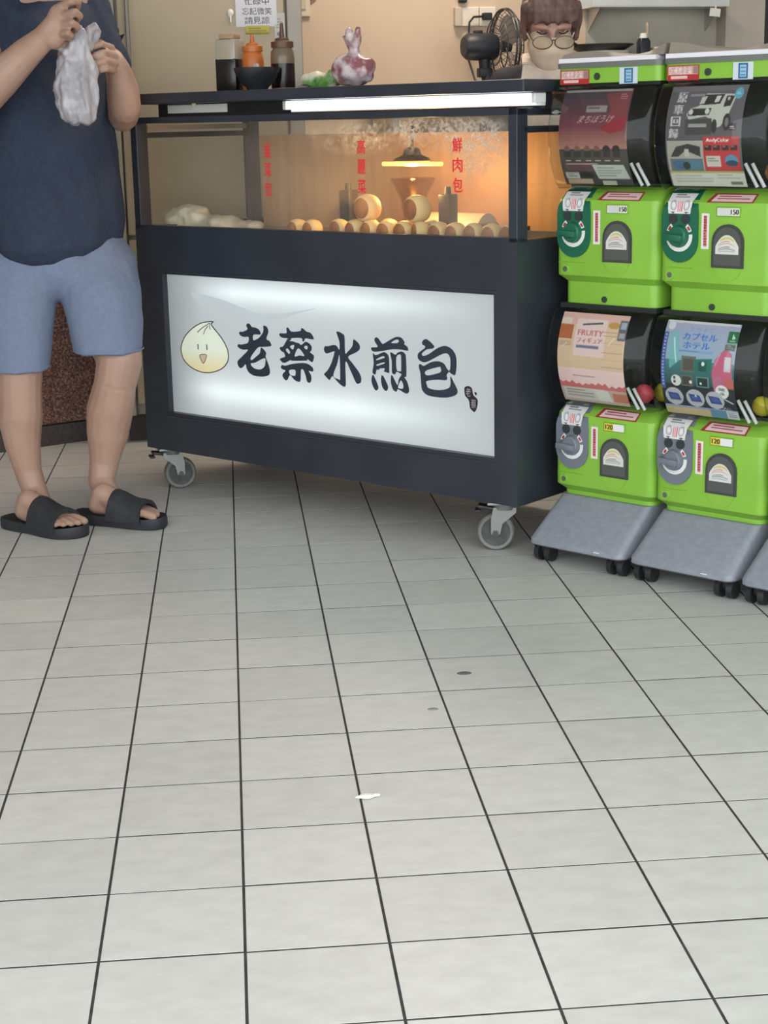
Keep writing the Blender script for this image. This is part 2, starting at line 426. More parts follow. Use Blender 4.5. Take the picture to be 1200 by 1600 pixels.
cv = Canvas(20, 40, (188, 184, 178)); cv.ell(.5, .75, .3, .08, (120, 116, 124)); cv.lines(.15, .2, .8, .6, 4, (150, 146, 146))
hang('paper_slip', .205, .241, 1.385, 1.478, 3.7495, cv, 'narrow pale slip of paper right of the white notice', 'notice')
hk = MB(); hk.ball((.056, 3.744, 1.478), .012, 2, (1, .5, 1.2)); hk.tube([(.056, 3.74, 1.47), (.056, 3.732, 1.45), (.056, 3.738, 1.44)], .003)
tag(hk.build('wall_hook', mat('white_plastic', (225, 220, 214), .4), None, True), 'small white adhesive hook on the refrigerator left of the notice', 'hook')

# --- things on the beige wall
def on_wall(s, z): return Vector(wp(s, z))
WROT = math.atan2(WD.y, WD.x)
cv = Canvas(60, 44, (58, 52, 56)); cv.rect(0, 0, .3, .45, (128, 92, 84)); cv.lines(.35, .55, .9, .85, 2, (150, 146, 150))
po = sheet('dark_poster', cv, lambda a, t: (lambda x, z: (x, -.002-.0005*abs(math.sin(a*4)), z))((a-.5)*.16*math.cos(.95)-(t-.5)*.11*math.sin(.95)*-1*-1, (a-.5)*.16*math.sin(.95)-(t-.5)*.11*math.cos(.95)), None)
po.location = wp(-.615, 1.585); po.rotation_euler = (0, 0, WROT); tag(po, 'dark tilted card hanging point down on the beige wall', 'poster')
sw = empty('switch_plate', wp(-.665, 1.545), WROT, 'cream switch plate on the beige wall beside the refrigerator', 'switch')
b = MB(); b.box(-.045, .026, -.012, 0, -.05, .055, .004); b.build('plate', mat('cream_plastic', (206, 192, 170), .5), sw)
b = MB(); b.box(-.026, .008, -.016, -.011, -.025, .03, .003); b.build('rocker', mat('cream_plastic2', (190, 176, 154), .5), sw)
so = empty('wall_socket', wp(0, 1.492), WROT, 'white double wall socket with a black plug in its left half', 'socket')
WPL = mat('socket_white', (226, 214, 198), .45)
b = MB(); b.box(-.055, .018, -.014, 0, -.036, .036, .004); b.box(.020, .085, -.014, 0, -.036, .036, .004); b.build('face_plate', WPL, so)
b = MB(); b.box(-.082, -.055, -.03, 0, -.036, .034, .004); b.build('shaded_side', mat('socket_side_shade', (196, 182, 162), .5), so)  # darker colour paints the shade on the socket's left side
b = MB()
for x in (.042, .056): b.box(x, x+.004, -.0155, -.013, -.012, .012)
b.build('slots', mat('black_plastic', (26, 27, 30), .5), so)
BP = MATS['black_plastic']
bx = MB(); bx.box(-.024, .006, -.03, 0, -.012, .03, .004)
o = bx.build('junction_box', BP); o.location = wp(-.04, 1.555); o.rotation_euler = (0, 0, WROT)
tag(o, 'small black box on the wall above the socket', 'box')

# ================================================================ FOOD CART (local frame: x along the front, y into the cart)
CA = math.radians(-45.47)
CO = Vector((-.232, 2.946, 0))
SL, SR, CD = -.042, 1.372, .52
ZB, ZT, ZR, DK = .135, .82, 1.135, .790
CU = Vector((math.cos(CA), math.sin(CA), 0)); CV = Vector((-math.sin(CA), math.cos(CA), 0))
def cw(s, t, z): q = CO+CU*s+CV*t; return Vector((q.x, q.y, z))
BLK = noisy('cart_black', (42, 47, 56), (50, 55, 64), 6, .36, spec=.5, rv=.06)
cart = empty('food_cart', CO, CA, 'black wheeled food cart with a glass case and a lit white sign', 'food cart')
b = MB()
b.box(SL, SR, .0, .03, ZB, .256); b.box(SL, SR, 0, .03, .677, ZT)            # bottom and top rail of the front
b.box(SL, .066, 0, .03, .256, .677); b.box(1.299, SR, 0, .03, .256, .677)    # stiles
b.box(SL, SR, .03, CD, ZB, .786)
for (x0, x1, y0, y1) in ((SL, SL+.03, .03, CD), (SR-.03, SR, .03, CD), (SL+.03, SR-.03, CD-.016, CD)): b.box(x0, x1, y0, y1, .786, ZT-.006)
b.build('cabinet', BLK, cart)
b = MB()
b.box(.060, 1.305, .0245, .0295, .250, .683); bb = b.build('panel_frame', BLK, cart)
b = MB()
for z in (.262, .671): b.box(.05, 1.31, -.003, .002, z-.022 if z < .4 else z+.012, z-.018 if z < .4 else z+.016, .001)
b.build('trim_strip', mat('cart_trim', (58, 63, 72), .25, .1), cart)
# lit sign: opal sheet, glow of two tubes painted into its emission
def sign_mat():
    m = mat('sign_opal', (214, 220, 222), .35); n, l, b = nodes(m)
    tc = n.new('ShaderNodeTexCoord'); sx = n.new('ShaderNodeSeparateXYZ'); l.new(tc.outputs['Object'], sx.inputs[0])
    def math_(op, a, bb=None):
        k = n.new('ShaderNodeMath'); k.operation = op
        for i, q in enumerate((a, bb)):
            if q is None: continue
            if isinstance(q, (int, float)): k.inputs[i].default_value = q
            else: l.new(q, k.inputs[i])
        return k.outputs[0]
    def tube(z0, wd, x0, x1):  # bright band painted into the emission, no tube modelled
        g = math_('POWER', math_('DIVIDE', math_('SUBTRACT', sx.outputs['Z'], z0), wd), 2)
        g = math_('DIVIDE', 1, math_('ADD', 1, g))
        a = math_('MULTIPLY', math_('SUBTRACT', sx.outputs['X'], x0), 5.5); a.node.use_clamp = True
        c = math_('MULTIPLY', math_('SUBTRACT', x1, sx.outputs['X']), 2.2); c.node.use_clamp = True
        return math_('MULTIPLY', g, math_('MULTIPLY', a, c))
    s = math_('ADD', math_('MULTIPLY', tube(.632, .030, .16, 1.25), .46), math_('MULTIPLY', tube(.335, .040, .08, 1.25), .46))
    s = math_('ADD', s, .38)
    ed = math_('MULTIPLY', math_('SUBTRACT', sx.outputs['X'], -.14), 2.9); ed.node.use_clamp = True  # left end of the glow dimmed in the emission
    s = math_('MULTIPLY', s, ed)
    l.new(s, b.inputs['Emission Strength']); b.inputs['Emission Color'].default_value = (.90, .985, 1.0, 1)
    b.inputs['Base Color'].default_value = lin((120, 124, 126))+(1,)
    return m
b = MB(); b.box(.066, 1.299, .020, .0245, .256, .677); sign = b.build('sign_panel', sign_mat(), cart)
G = {'lao':[[[(4004,5470),(4101,5451),(4169,5378),(4311,5368),(4450,5320),(4517,5235),(4487,5176),(4228,5152),(4210,4997),(4346,5032),(4456,5091),(4586,5214),(4636,5319),(4633,5433),(4722,5445),(4806,5381),(4827,5268),(4746,5073),(4858,5017),(4923,4932),(4894,4867),(4566,4824),(4405,4800),(4199,4624),(4074,4473),(4106,4404),(4264,4500),(4449,4630),(4511,4795),(4632,4746),(4715,4650),(4684,4545),(4787,4336),(4833,4185),(4827,4070),(4717,3990),(4484,3948),(4198,3953),(4004,4015),(3901,4123),(3863,4250),(3836,4254),(3722,4160),(3630,4134),(3543,4198),(3522,4314),(3590,4384),(3969,4684),(3789,4684),(3627,4718),(3549,4783),(3607,4839),(3707,4833),(3981,4904),(4018,5074),(3846,5062),(3703,5091),(3635,5164),(3701,5213),(3783,5212),(3985,5296),(3946,5403)],[(4074,4305),(4255,4345),(4637,4503),(4656,4351),(4606,4244),(4459,4162),(4245,4164),(4106,4230)]]],'cai':[[[(5547,5428),(5625,5446),(5749,5348),(6091,5389),(6111,5446),(6180,5469),(6328,5386),(6478,5358),(6582,5242),(6562,5178),(6286,5190),(6232,5118),(6163,5095),(6116,5185),(5758,5160),(5712,5107),(5651,5071),(5771,5073),(5940,5041),(5991,5045),(6091,4996),(6160,5019),(6264,5089),(6398,5067),(6504,4975),(6491,4862),(6438,4809),(6569,4731),(6574,4644),(6502,4533),(6320,4606),(6292,4560),(5762,4513),(5660,4524),(5519,4456),(5379,4426),(5252,4505),(5298,4553),(5457,4610),(5419,4721),(5334,4752),(5259,4829),(5296,4876),(5402,4909),(5549,5096),(5585,5142),(5379,5147),(5269,5203),(5298,5268),(5541,5290)],[(5988,4888),(6214,4695),(6026,4687),(5837,4651)],[(5669,4916),(5818,4976),(5823,4914),(5768,4835)],[(5500,4802),(5572,4852),(5662,4751),(5608,4703)],[(6215,4930),(6285,4985),(6351,4952),(6314,4875)]],[[(5277,4304),(5341,4360),(5462,4350),(5776,4432),(6153,4481),(6356,4465),(6504,4389),(6543,4317),(6508,4264),(6365,4272),(6444,4159),(6455,4022),(6384,3934),(6284,3969),(6239,4117),(6162,4280),(6068,4272),(6038,3986),(5958,3922),(5789,3971),(5631,4085),(5530,3955),(5442,3929),(5342,4016),(5346,4106),(5455,4204),(5318,4243)],[(5611,4229),(5836,4254),(5829,4095),(5708,4085),(5623,4116)]]],'shui':[[[(7453,5444),(7535,5462),(7680,5410),(7750,5330),(7759,4891),(7858,4935),(8024,5093),(8062,5266),(8110,5282),(8252,5195),(8304,5101),(8278,5015),(8163,4933),(7869,4789),(8009,4629),(8227,4414),(8318,4263),(8314,4128),(8216,4064),(8120,4099),(7967,4356),(7767,4647),(7754,4030),(7694,3939),(7564,3977),(7388,4098),(7260,4192),(7174,4104),(7123,4081),(6954,4210),(6964,4249),(7101,4372),(7241,4581),(7359,4874),(7319,4895),(7086,4823),(7004,4847),(6966,4931),(7011,5021),(7126,5029),(7342,5081),(7456,5053),(7542,4961),(7557,5158),(7498,5325)],[(7544,4801),(7546,4161),(7488,4131),(7294,4214),(7454,4561)]]],'jian':[[[(8843,5365),(8907,5399),(8984,5363),(9106,5240),(9184,5257),(9435,5388),(9621,5460),(9789,5442),(9893,5331),(9877,5282),(9982,5219),(10011,5150),(9979,5112),(9736,5124),(9459,5110),(9116,5043),(8849,4999),(8739,5021),(8702,5079),(8742,5112),(8939,5144),(8841,5281)],[(9425,5286),(9557,5367),(9665,5386),(9687,5340),(9632,5295)]],[[(8761,4938),(8800,4941),(8878,4911),(9115,5001),(9208,5008),(9315,4932),(9342,4778),(9335,4489),(9285,4365),(9207,4364),(8914,4509),(8891,4526),(8847,4389),(8800,4373),(8738,4440),(8785,4686)],[(8898,4804),(9112,4898),(9174,4885),(9158,4854),(8905,4774)],[(8894,4653),(9139,4732),(9169,4705),(8933,4626)],[(8977,4539),(9166,4572),(9156,4511),(9117,4484)]],[[(9379,5008),(9441,5019),(9563,4974),(9642,5034),(9780,5074),(9886,5034),(9930,4919),(9934,4443),(9864,4390),(9961,4266),(10018,4080),(10001,3983),(9923,3946),(9817,3972),(9634,4040),(9578,3969),(9463,4007),(9389,4181),(9394,4374),(9441,4396),(9590,4174),(9629,4178),(9671,4325),(9742,4415),(9751,4464),(9598,4511),(9551,4447),(9489,4436),(9428,4497),(9428,4785)],[(9592,4893),(9686,4984),(9755,4953),(9754,4572),(9707,4538),(9600,4571)],[(9643,4131),(9716,4269),(9762,4279),(9814,4182),(9804,4073),(9650,4071)]],[[(8744,4362),(8828,4266),(8933,4056),(8914,3970),(8835,3938),(8743,4040),(8692,4206)]],[[(9090,4373),(9159,4306),(9278,4099),(9268,4001),(9196,3952),(9089,4034),(9039,4199),(9050,4345)]]],'bao':[[[(11603,4625),(11528,4588),(11381,4666),(11424,4745),(11428,5016),(11345,5128),(11217,5127),(11023,5045),(10719,4894),(10544,4846),(10392,4885),(10329,4984),(10375,5090),(10573,5224),(10585,5276),(10499,5321),(10489,5371),(10545,5443),(10643,5467),(10792,5393),(10898,5298),(10854,5236),(10659,5196),(10506,5100),(10483,5038),(10548,5017),(10722,5082),(11005,5255),(11262,5333),(11474,5272),(11609,5114),(11638,4898)]],[[(10368,4763),(10434,4786),(10543,4751),(10783,4865),(11021,4909),(11213,4864),(11318,4737),(11381,4666),(11305,4566),(11325,4483),(11271,4427),(10970,4410),(10633,4347),(10632,4252),(10685,4171),(10901,4138),(11181,4163),(11375,4232),(11429,4339),(11432,4543),(11547,4383),(11661,4189),(11606,4065),(11350,3973),(11027,3944),(10681,3963),(10508,4051),(10445,4184),(10418,4527),(10377,4661)],[(10606,4619),(11040,4757),(11104,4737),(11081,4616),(10647,4503)]]],'seal':[[[(11886,4271),(11923,4309),(12009,4337),(12088,4318),(12138,4270),(12179,4117),(12265,4050),(12318,3991),(12313,3869),(12276,3743),(12218,3668),(12175,3675),(12083,3742),(12055,3821),(12041,3930),(11992,4001),(11920,4059),(11892,4144)]],[[(12216,4196),(12266,4195),(12294,4151),(12272,4114),(12237,4123)]]],'bun':[[[(2568,5426),(2318,5410),(1993,5334),(1611,5134),(1314,4889),(1154,4619),(1140,4423),(1219,4218),(1441,4040),(1758,3920),(2125,3877),(2494,3924),(2864,4058),(3102,4268),(3159,4478),(3105,4695),(2920,4951),(2707,5142),(2536,5289),(2496,5366)]]],'mouth':[[[(1941,4394),(2229,4416),(2148,4225),(2074,4155),(2009,4214)]]],'swoosh':[[[(1688,6242),(2637,6158),(3376,6023),(4100,5847),(4578,5788),(5350,5834),(5993,5934),(6738,6061),(5990,5871),(5400,5667),(4922,5530),(4443,5500),(3594,5534),(2741,5812),(1992,5992)]]],'bunlines':[[(1882,4719),(1883,4559)],[(2262,4738),(2262,4571)],[(2429,5378),(2123,5231),(1883,5072)],[(2355,5294),(2210,5157),(2144,5025)],[(2439,5362),(2422,5266),(2439,5188)]]}
INK = mat('sign_ink', (44, 54, 68), .4)
def film(mb, polys, t, n=5):
    V, Fc = curve_fill([catmull([(a/10000, z/10000) for a, z in p], n) for p in polys])
    vs = [mb.bm.verts.new((a, t, z)) for a, z in V]
    for f in Fc:
        try: fc = mb.bm.faces.new([vs[i] for i in f])
        except ValueError: pass
for k in ('lao', 'cai', 'shui', 'jian', 'bao'):
    b = MB()
    for g in G[k]: film(b, g, .0194)
    o = b.build('character', INK, sign)
def bun_mat():
    m = mat('sign_bun', (205, 206, 176), .4); n, l, b = nodes(m)
    tc = n.new('ShaderNodeTexCoord'); sx = n.new('ShaderNodeSeparateXYZ'); l.new(tc.outputs['Object'], sx.inputs[0])
    cr = n.new('ShaderNodeValToRGB'); e = cr.color_ramp.elements; mr = n.new('ShaderNodeMapRange')
    mr.inputs[1].default_value = .40; mr.inputs[2].default_value = .58; l.new(sx.outputs['Z'], mr.inputs[0]); l.new(mr.outputs[0], cr.inputs[0])
    e[0].position = 0; e[0].color = lin((206, 196, 152))+(1,); e[1].position = .32; e[1].color = lin((206, 212, 196))+(1,)
    l.new(cr.outputs[0], b.inputs['Base Color']); l.new(cr.outputs[0], b.inputs['Emission Color']); b.inputs['Emission Strength'].default_value = .50
    return m
b = MB(); film(b, G['bun'][0], .0192); bun = b.build('bun_emblem', bun_mat(), sign)
bun['label'] = 'pale yellow bun emblem with a smiling face'
LINE = mat('emblem_line', (70, 66, 58), .6)
b = MB()
pts = catmull([(a/10000, z/10000) for a, z in G['bun'][0][0]], 6)
b.tube([(a, .0190, z) for a, z in pts+pts[:1]], .0016, 6)
for ln in G['bunlines']:
    q = catmull([(a/10000, z/10000) for a, z in ln], 4, False); b.tube([(a, .0189, z) for a, z in q], [.0018 if len(ln) == 2 else .0012]*len(q), 6)
q = catmull([(a/10000, z/10000) for a, z in G['mouth'][0][0]], 3); b.tube([(a, .0189, z) for a, z in q+q[:1]], .0011, 6)
b.build('emblem_outline', LINE, sign)
b = MB(); film(b, G['mouth'][0], .01905); b.build('emblem_mouth', mat('mouth_peach', (150, 128, 112), .5, emis=.45, emcol=(224, 204, 182)), sign)
b = MB(); film(b, G['swoosh'][0], .0196); b.build('brush_stroke', mat('sign_swoosh', (112, 118, 120), .5, emis=.56, emcol=(222, 232, 236)), sign)
b = MB(); [film(b, g, .0194) for g in G['seal']]; b.build('seal_mark', mat('seal_ink', (40, 32, 40), .5), sign)
b = MB()
flat_text(b, '老', 1.1935, 1.2095, .406, .429, lambda a, z: (a, .0190, z)); flat_text(b, '蔡', 1.2105, 1.2265, .376, .400, lambda a, z: (a, .0190, z))
b.build('seal_characters', mat('seal_white', (150, 146, 152), .5, emis=.3), sign)
# frame of the glass case
b = MB()
for (x0, x1, y0, y1) in ((SL, SL+.026, 0, .045), (1.345, SR, 0, .045), (SL, SL+.03, CD-.045, CD), (SR-.03, SR, CD-.045, CD)):
    p = MB(); p.box(x0, x1, y0, y1, ZT-.012, ZR, .002); p.build('post', BLK, cart)
for (x0, x1, y0, y1, z0, z1) in ((SL, SR, 0, .03, 1.117, ZR), (SL, SR, CD-.03, CD, 1.117, ZR), (SL, SL+.026, .0, CD, 1.117, ZR), (SR-.026, SR, 0, CD, 1.117, ZR), (SL, SL+.02, .03, CD-.03, 1.075, 1.091), (SR-.02, SR, .03, CD-.03, 1.075, 1.091)):
    p = MB(); p.box(x0, x1, y0, y1, z0, z1, .002); p.build('rail', BLK, cart)
b.bm.free()
b = MB(); b.box(SL+.02, 1.385, .10, .13, ZR-.004, 1.178); b.build('fascia', mat('fascia_dark', (40, 41, 45), .5), cart)
b = MB(); b.box(SL-.004, 1.40, -.012, CD+.01, 1.172, 1.202, .003); b.build('top_slab', BLK, cart)
b = MB(); b.box(SL+.02, SR-.02, .46, .50, ZR-.004, 1.175); b.build('rear_fascia', BLK, cart)
b = MB(); b.box(.55, 1.388, .072, .10, 1.139, 1.171, .002); fx = b.build('lamp_housing', mat('lamp_white', (225, 226, 224), .35), cart)
TUBEM = mat('tube_glow', (255, 255, 255), .4, emis=4.2, emcol=(246, 250, 255))
b = MB(); b.cyl((.556, .064, 1.158), (1.385, .064, 1.158), .0095, n=16); b.build('light_tube', TUBEM, fx, True)
for x in (.548, 1.386): b = MB(); b.box(x-.008, x+.004, .05, .098, 1.146, 1.170, .002); b.build('tube_socket', MATS['lamp_white'], fx)
b = MB(); b.box(.025, .275, .094, .099, 1.145, 1.169, .001); o = b.build('reflector_strip', mat('white_strip', (244, 245, 240), .4), cart)
b = MB(); b.ball((.145, .088, 1.169), .007, 2); b.build('knob', mat('cream_knob', (240, 236, 190), .4), cart, True)
# glass
def mist(n, l, mx):
    # steam and drops on the inside of the front pane, upper right
    tc = n.new('ShaderNodeTexCoord'); sx = n.new('ShaderNodeSeparateXYZ'); l.new(tc.outputs['Object'], sx.inputs[0])
    def M(op, a, b=None, clamp=False):
        k = n.new('ShaderNodeMath'); k.operation = op; k.use_clamp = clamp
        for i, q in enumerate((a, b)):
            if q is None: continue
            if isinstance(q, (int, float)): k.inputs[i].default_value = q
            else: l.new(q, k.inputs[i])
        return k.outputs[0]
    nz = n.new('ShaderNodeTexNoise'); nz.inputs['Scale'].default_value = 9; nz.inputs['Detail'].default_value = 8; nz.inputs['Roughness'].default_value = .7; l.new(tc.outputs['Object'], nz.inputs['Vector'])
    nf = n.new('ShaderNodeTexNoise'); nf.inputs['Scale'].default_value = 95; nf.inputs['Detail'].default_value = 4; nf.inputs['Roughness'].default_value = .7; l.new(tc.outputs['Object'], nf.inputs['Vector'])
    def bell(x0, z0, wx, wz):
        a = M('POWER', M('DIVIDE', M('SUBTRACT', sx.outputs['X'], x0), wx), 2); c = M('POWER', M('DIVIDE', M('SUBTRACT', sx.outputs['Z'], z0), wz), 2)
        return M('SUBTRACT', 1, M('ADD', a, c), True)
    zone = M('ADD', M('ADD', bell(1.12, 1.085, .26, .07), M('MULTIPLY', bell(.85, 1.07, .2, .05), .7)), M('MULTIPLY', bell(1.24, 1.03, .1, .1), .8), True)
    patch = M('MULTIPLY', M('MULTIPLY', zone, M('MULTIPLY', M('SUBTRACT', nz.outputs['Fac'], .36), 3.2, True)), M('MULTIPLY', M('SUBTRACT', nf.outputs['Fac'], .42), 6.0, True))
    wide = M('ADD', M('MULTIPLY', bell(.62, .93, .5, .22), .10), M('ADD', M('MULTIPLY', bell(1.3, .9, .28, .3), .17), .03))
    wide = M('MULTIPLY', wide, M('ADD', nz.outputs['Fac'], .3))
    fac = M('ADD', M('MULTIPLY', patch, .8), wide, True)
    df = n.new('ShaderNodeBsdfDiffuse'); df.inputs[0].default_value = lin((226, 220, 210))+(1,)
    tl = n.new('ShaderNodeBsdfTranslucent'); tl.inputs[0].default_value = lin((226, 220, 210))+(1,)
    ad = n.new('ShaderNodeMixShader'); ad.inputs[0].default_value = .5; l.new(df.outputs[0], ad.inputs[1]); l.new(tl.outputs[0], ad.inputs[2])
    m2 = n.new('ShaderNodeMixShader'); l.new(fac, m2.inputs[0]); l.new(mx.outputs[0], m2.inputs[1]); l.new(ad.outputs[0], m2.inputs[2])
    return m2
GF = thin_glass('front_glass', (.97, .98, .97), dirt=mist)
GS = thin_glass('side_glass', (.97, .98, .97))
p = MB(); p.box(SL+.026, 1.345, .012, .016, ZT-.012, 1.117); pane = p.build('front_pane', GF, cart)
for x in (SL+.006, SR-.010):
    p = MB(); p.box(x, x+.004, .045, CD-.045, ZT-.012, 1.075); p.build('side_pane', GS, cart)
RED = mat('red_lettering', (226, 46, 56), .5, emis=0)
for st, x0, x1, z0, z1 in (('韭菜包', .499, .5245, .903, 1.060), ('高麗菜', .843, .871, .912, 1.067), ('鮮肉包', 1.163, 1.194, .920, 1.069)):
    h = (z1-z0)/3; b = MB()
    for i, ch in enumerate(st): flat_text(b, ch, x0, x1, z1-h*(i+1)+.010, z1-h*i-.004, lambda a, z: (a, .0112, z))
    # bold strokes: a second pass shifted by a hair
    for i, ch in enumerate(st): flat_text(b, ch, x0+.0016, x1+.0016, z1-h*(i+1)+.0112, z1-h*i-.0028, lambda a, z: (a, .0110, z))
    b.build('red_characters', RED, pane)
# inside: steel deck, rear panel, holders
DECK = mat('deck_steel', (176, 172, 164), .3, .7)
b = MB(); b.box(SL+.03, SR-.03, .03, CD-.016, .786, DK); b.build('deck', DECK, cart)
b = MB(); b.box(.02, SR-.03, CD-.028, CD-.022, DK, 1.07, .001); b.box(.02, SR-.03, CD-.034, CD-.018, 1.065, 1.075)
b.build('rear_panel', noisy('warm_steel', (182, 146, 110), (196, 160, 122), 4, .5, metal=.12, stretch=(8, 1, 1)), cart)
p = MB(); p.box(SL+.021, SL+.024, .05, CD-.05, 1.098, 1.112); p.build('rail_strip', STEELB, cart)
# castors
RUB = noisy('castor_rubber', (112, 112, 108), (128, 128, 124), 20, .6); HUB = noisy('castor_hub', (62, 64, 62), (86, 86, 84), 40, .6)
ZINC = mat('zinc', (142, 144, 142), .36, .6); CBK = mat('castor_black', (34, 36, 40), .5)
def castor(x, y, rot, ped=1):
    M = Matrix.Translation((x, y, 0)) @ Matrix.Rotation(rot, 4, 'Z')
    def fin(mb, name, m, par, sm=True):
        for vtx in mb.bm.verts: vtx.co = M @ vtx.co
        return mb.build(name, m, par, sm)
    R = .05
    f = MB()
    f.box(-.045, .045, -.04, .04, .127, ZB-.0005, .002); f.cyl((0, 0, .112), (0, 0, .128), .03, .034)
    for sgn in (-1, 1):
        y0 = sgn*.021; pl = [(-.026, .118), (.026, .118), (.012, .074), (-.012+.02, .040), (.03, .040), (.004, .075), (-.02, .1)]
        f.prism([(-.03, .118), (.03, .118), (.036, .085), (.036, .046), (.012, .046), (.006, .075), (-.03, .105)], 'y', y0-.0015, y0+.0015)
    f.cyl((.024, -.028, .05), (.024, .028, .05), .0075, n=12)
    fk = fin(f, 'castor', ZINC, cart)
    for sgn in (-1, 1): nt = MB(); nt.cyl((.024, sgn*.0225, .05), (.024, sgn*.0285, .05), .0085, .0075, n=6); fin(nt, 'axle_nut', mat('nut_steel', (84, 86, 84), .35, .7), fk, False)
    wv = MB(); prof = [(.0385, -.008), (.0386, -.013), (.045, -.015), (.049, -.011), (.05, 0), (.049, .011), (.045, .015), (.0386, .013), (.0385, .008)]
    q = Matrix.Rotation(PI/2, 3, 'X'); wv.lathe(prof, (.024, 0, .05), 32, q); fin(wv, 'wheel', RUB, fk)
    wv = MB(); wv.lathe([(.0, -.013), (.030, -.011), (.0384, -.0125), (.0384, .0125), (.030, .011), (0, .013)], (.024, 0, .05), 28, q); fin(wv, 'hub', HUB, fk)
    bp = MB(); px0 = -.041 if ped > 0 else .050; bp.box(px0-.021, px0+.021, -.018, .018, .112, .121, .003, rot=Matrix.Rotation(.15*ped, 3, 'Y')); px1 = px0-.0215*ped; bp.box(px1-.008, px1+.008, -.02, .02, .104, .111, .003); fin(bp, 'brake_pedal', CBK, fk)
castor(.012, .050, math.radians(58)); castor(1.294, .053, math.radians(214), -1); castor(.02, .46, .3); castor(1.29, .46, math.radians(40))

# --- things in the glass case (each rests on the deck)
def put(o, s, t, z=DK+.0004, rz=0.): o.location = cw(s, t, z); o.rotation_euler = (0, 0, CA+rz); return o
LIPM = thin_glass('acrylic', (.92, .94, .93))
TRAYM = mat('tray_steel', (198, 196, 190), .3, .8)
tr = empty('bun_tray', (0, 0, 0), 0, 'shallow steel tray holding the browned buns in the glass case', 'tray')
b = MB(); b.box(-.335, .335, -.02, .2, 0, .004); b.box(-.335, .335, -.02, -.016, 0, .012); b.box(-.335, .335, .196, .2, 0, .03); b.box(-.335, -.331, -.02, .2, 0, .02); b.box(.331, .335, -.02, .2, 0, .02)
b.build('pan', TRAYM, tr); put(tr, 1.0, .055)
CREAM = noisy('bun_dough', (226, 190, 128), (236, 206, 150), 14, .55, bump=.1); BROWN = noisy('bun_crust', (92, 46, 24), (172, 100, 48), 26, .5, bump=.2)
def bun_mesh():
    mb = MB(); q = Matrix.Rotation(PI/2, 3, 'X')
    prof = [(.0, -.024), (.016, -.0243), (.023, -.023), (.0265, -.019), (.0295, -.008), (.030, .002), (.028, .013), (.022, .021), (.012, .0245), (0, .025)]
    mb.lathe(prof, (0, 0, 0), 24, q); mb.bm.faces.ensure_lookup_table()
    for f in mb.bm.faces: f.material_index = 1 if f.calc_center_median().y > .0195 or f.calc_center_median().y < -.0205 else 0
    return mb
bm0 = bun_mesh().build('pan_fried_bun', [CREAM, BROWN], None, True, 60)
rb = random.Random(3)
BUNS = [(.558, .075, 'leftmost bun, lying on the deck apart from the tray'), (.618, .072, 'second bun from the left on the deck, beside the leftmost bun'),
 (.722, .068, 'bun at the left end of the main row on the tray'), (.780, .068, 'second bun of the main row on the tray'), (.837, .067, 'third bun of the main row, below the left topmost bun'),
 (.895, .066, 'fourth bun of the main row with a dark browned face'), (.953, .067, 'fifth bun of the main row with a dark browned face'), (1.011, .068, 'pale sided bun in the middle of the tray below the right topmost bun'),
 (1.069, .070, 'bun right of the pale sided bun on the tray'), (1.128, .066, 'first bun of the right hand group on the tray'), (1.187, .066, 'second bun of the right hand group on the tray'),
 (1.245, .067, 'third bun of the right hand group on the tray'), (1.301, .068, 'last bun on the right, cut off by the corner post')]
for i, (s, t, lb) in enumerate(BUNS):
    o = bm0 if i == 0 else bm0.copy()
    if i: COL.objects.link(o)
    on = i >= 2
    put(o, s, t, DK+.0285+(.0045 if on else .0005), rb.uniform(-.2, .05)-(.5 if i == 7 else 0)); tag(o, lb, 'bun', 'pan fried buns in the glass case')
    o.rotation_euler.x = rb.uniform(-.08, .08); o.scale = (.93, .93, .93)
for k, (s, lb) in enumerate(((.78, 'second row bun behind the left part of the main row'), (.85, 'second row bun under the left topmost bun'), (.93, 'second row bun under the right topmost bun'), (1.0, 'second row bun left of the pale sided bun'))):
    o = bm0.copy(); COL.objects.link(o); put(o, s, .128, DK+.033, rb.uniform(-.2, .1)); tag(o, lb, 'bun', 'pan fried buns in the glass case')
for s, t, z, lb, rz in ((.808, .088, .8805, 'large topmost bun on the left of the pile', -.6), (.982, .088, .8805, 'large topmost bun on the right of the pile', -.75)):
    o = bm0.copy(); COL.objects.link(o); put(o, s, t, z, rz+.6); o.scale = (1.25, 1.2, 1.25); tag(o, lb, 'bun', 'pan fried buns in the glass case')
# bag of dough
def lump(p, nrm):
    return p+nrm*.012*noise.noise(Vector(p)*22)+nrm*.006*noise.noise(Vector(p)*60)
dg = blob('dough_bag', noisy('bag_film', (226, 212, 184), (242, 232, 212), 30, .35, bump=.4), None,
    [('ball', (Vector((-.02, .0, .035)), .075, (1.2, .8, .62))), ('ball', (Vector((.09, .0, .026)), .06, (1.7, .75, .45))), ('ball', (Vector((.19, .01, .018)), .04, (1.8, .8, .45))), ('ball', (Vector((-.09, .0, .034)), .022, (1, .8, 1.0)))],
    .007, 4, lambda p, n: Vector((lambda q: (q.x, q.y, max(q.z, .001)))(lump(p, n))))
put(dg, .0, .20, DK+.0004, .1); tag(dg, 'crumpled white bag of dough lying in the left of the glass case', 'bag')
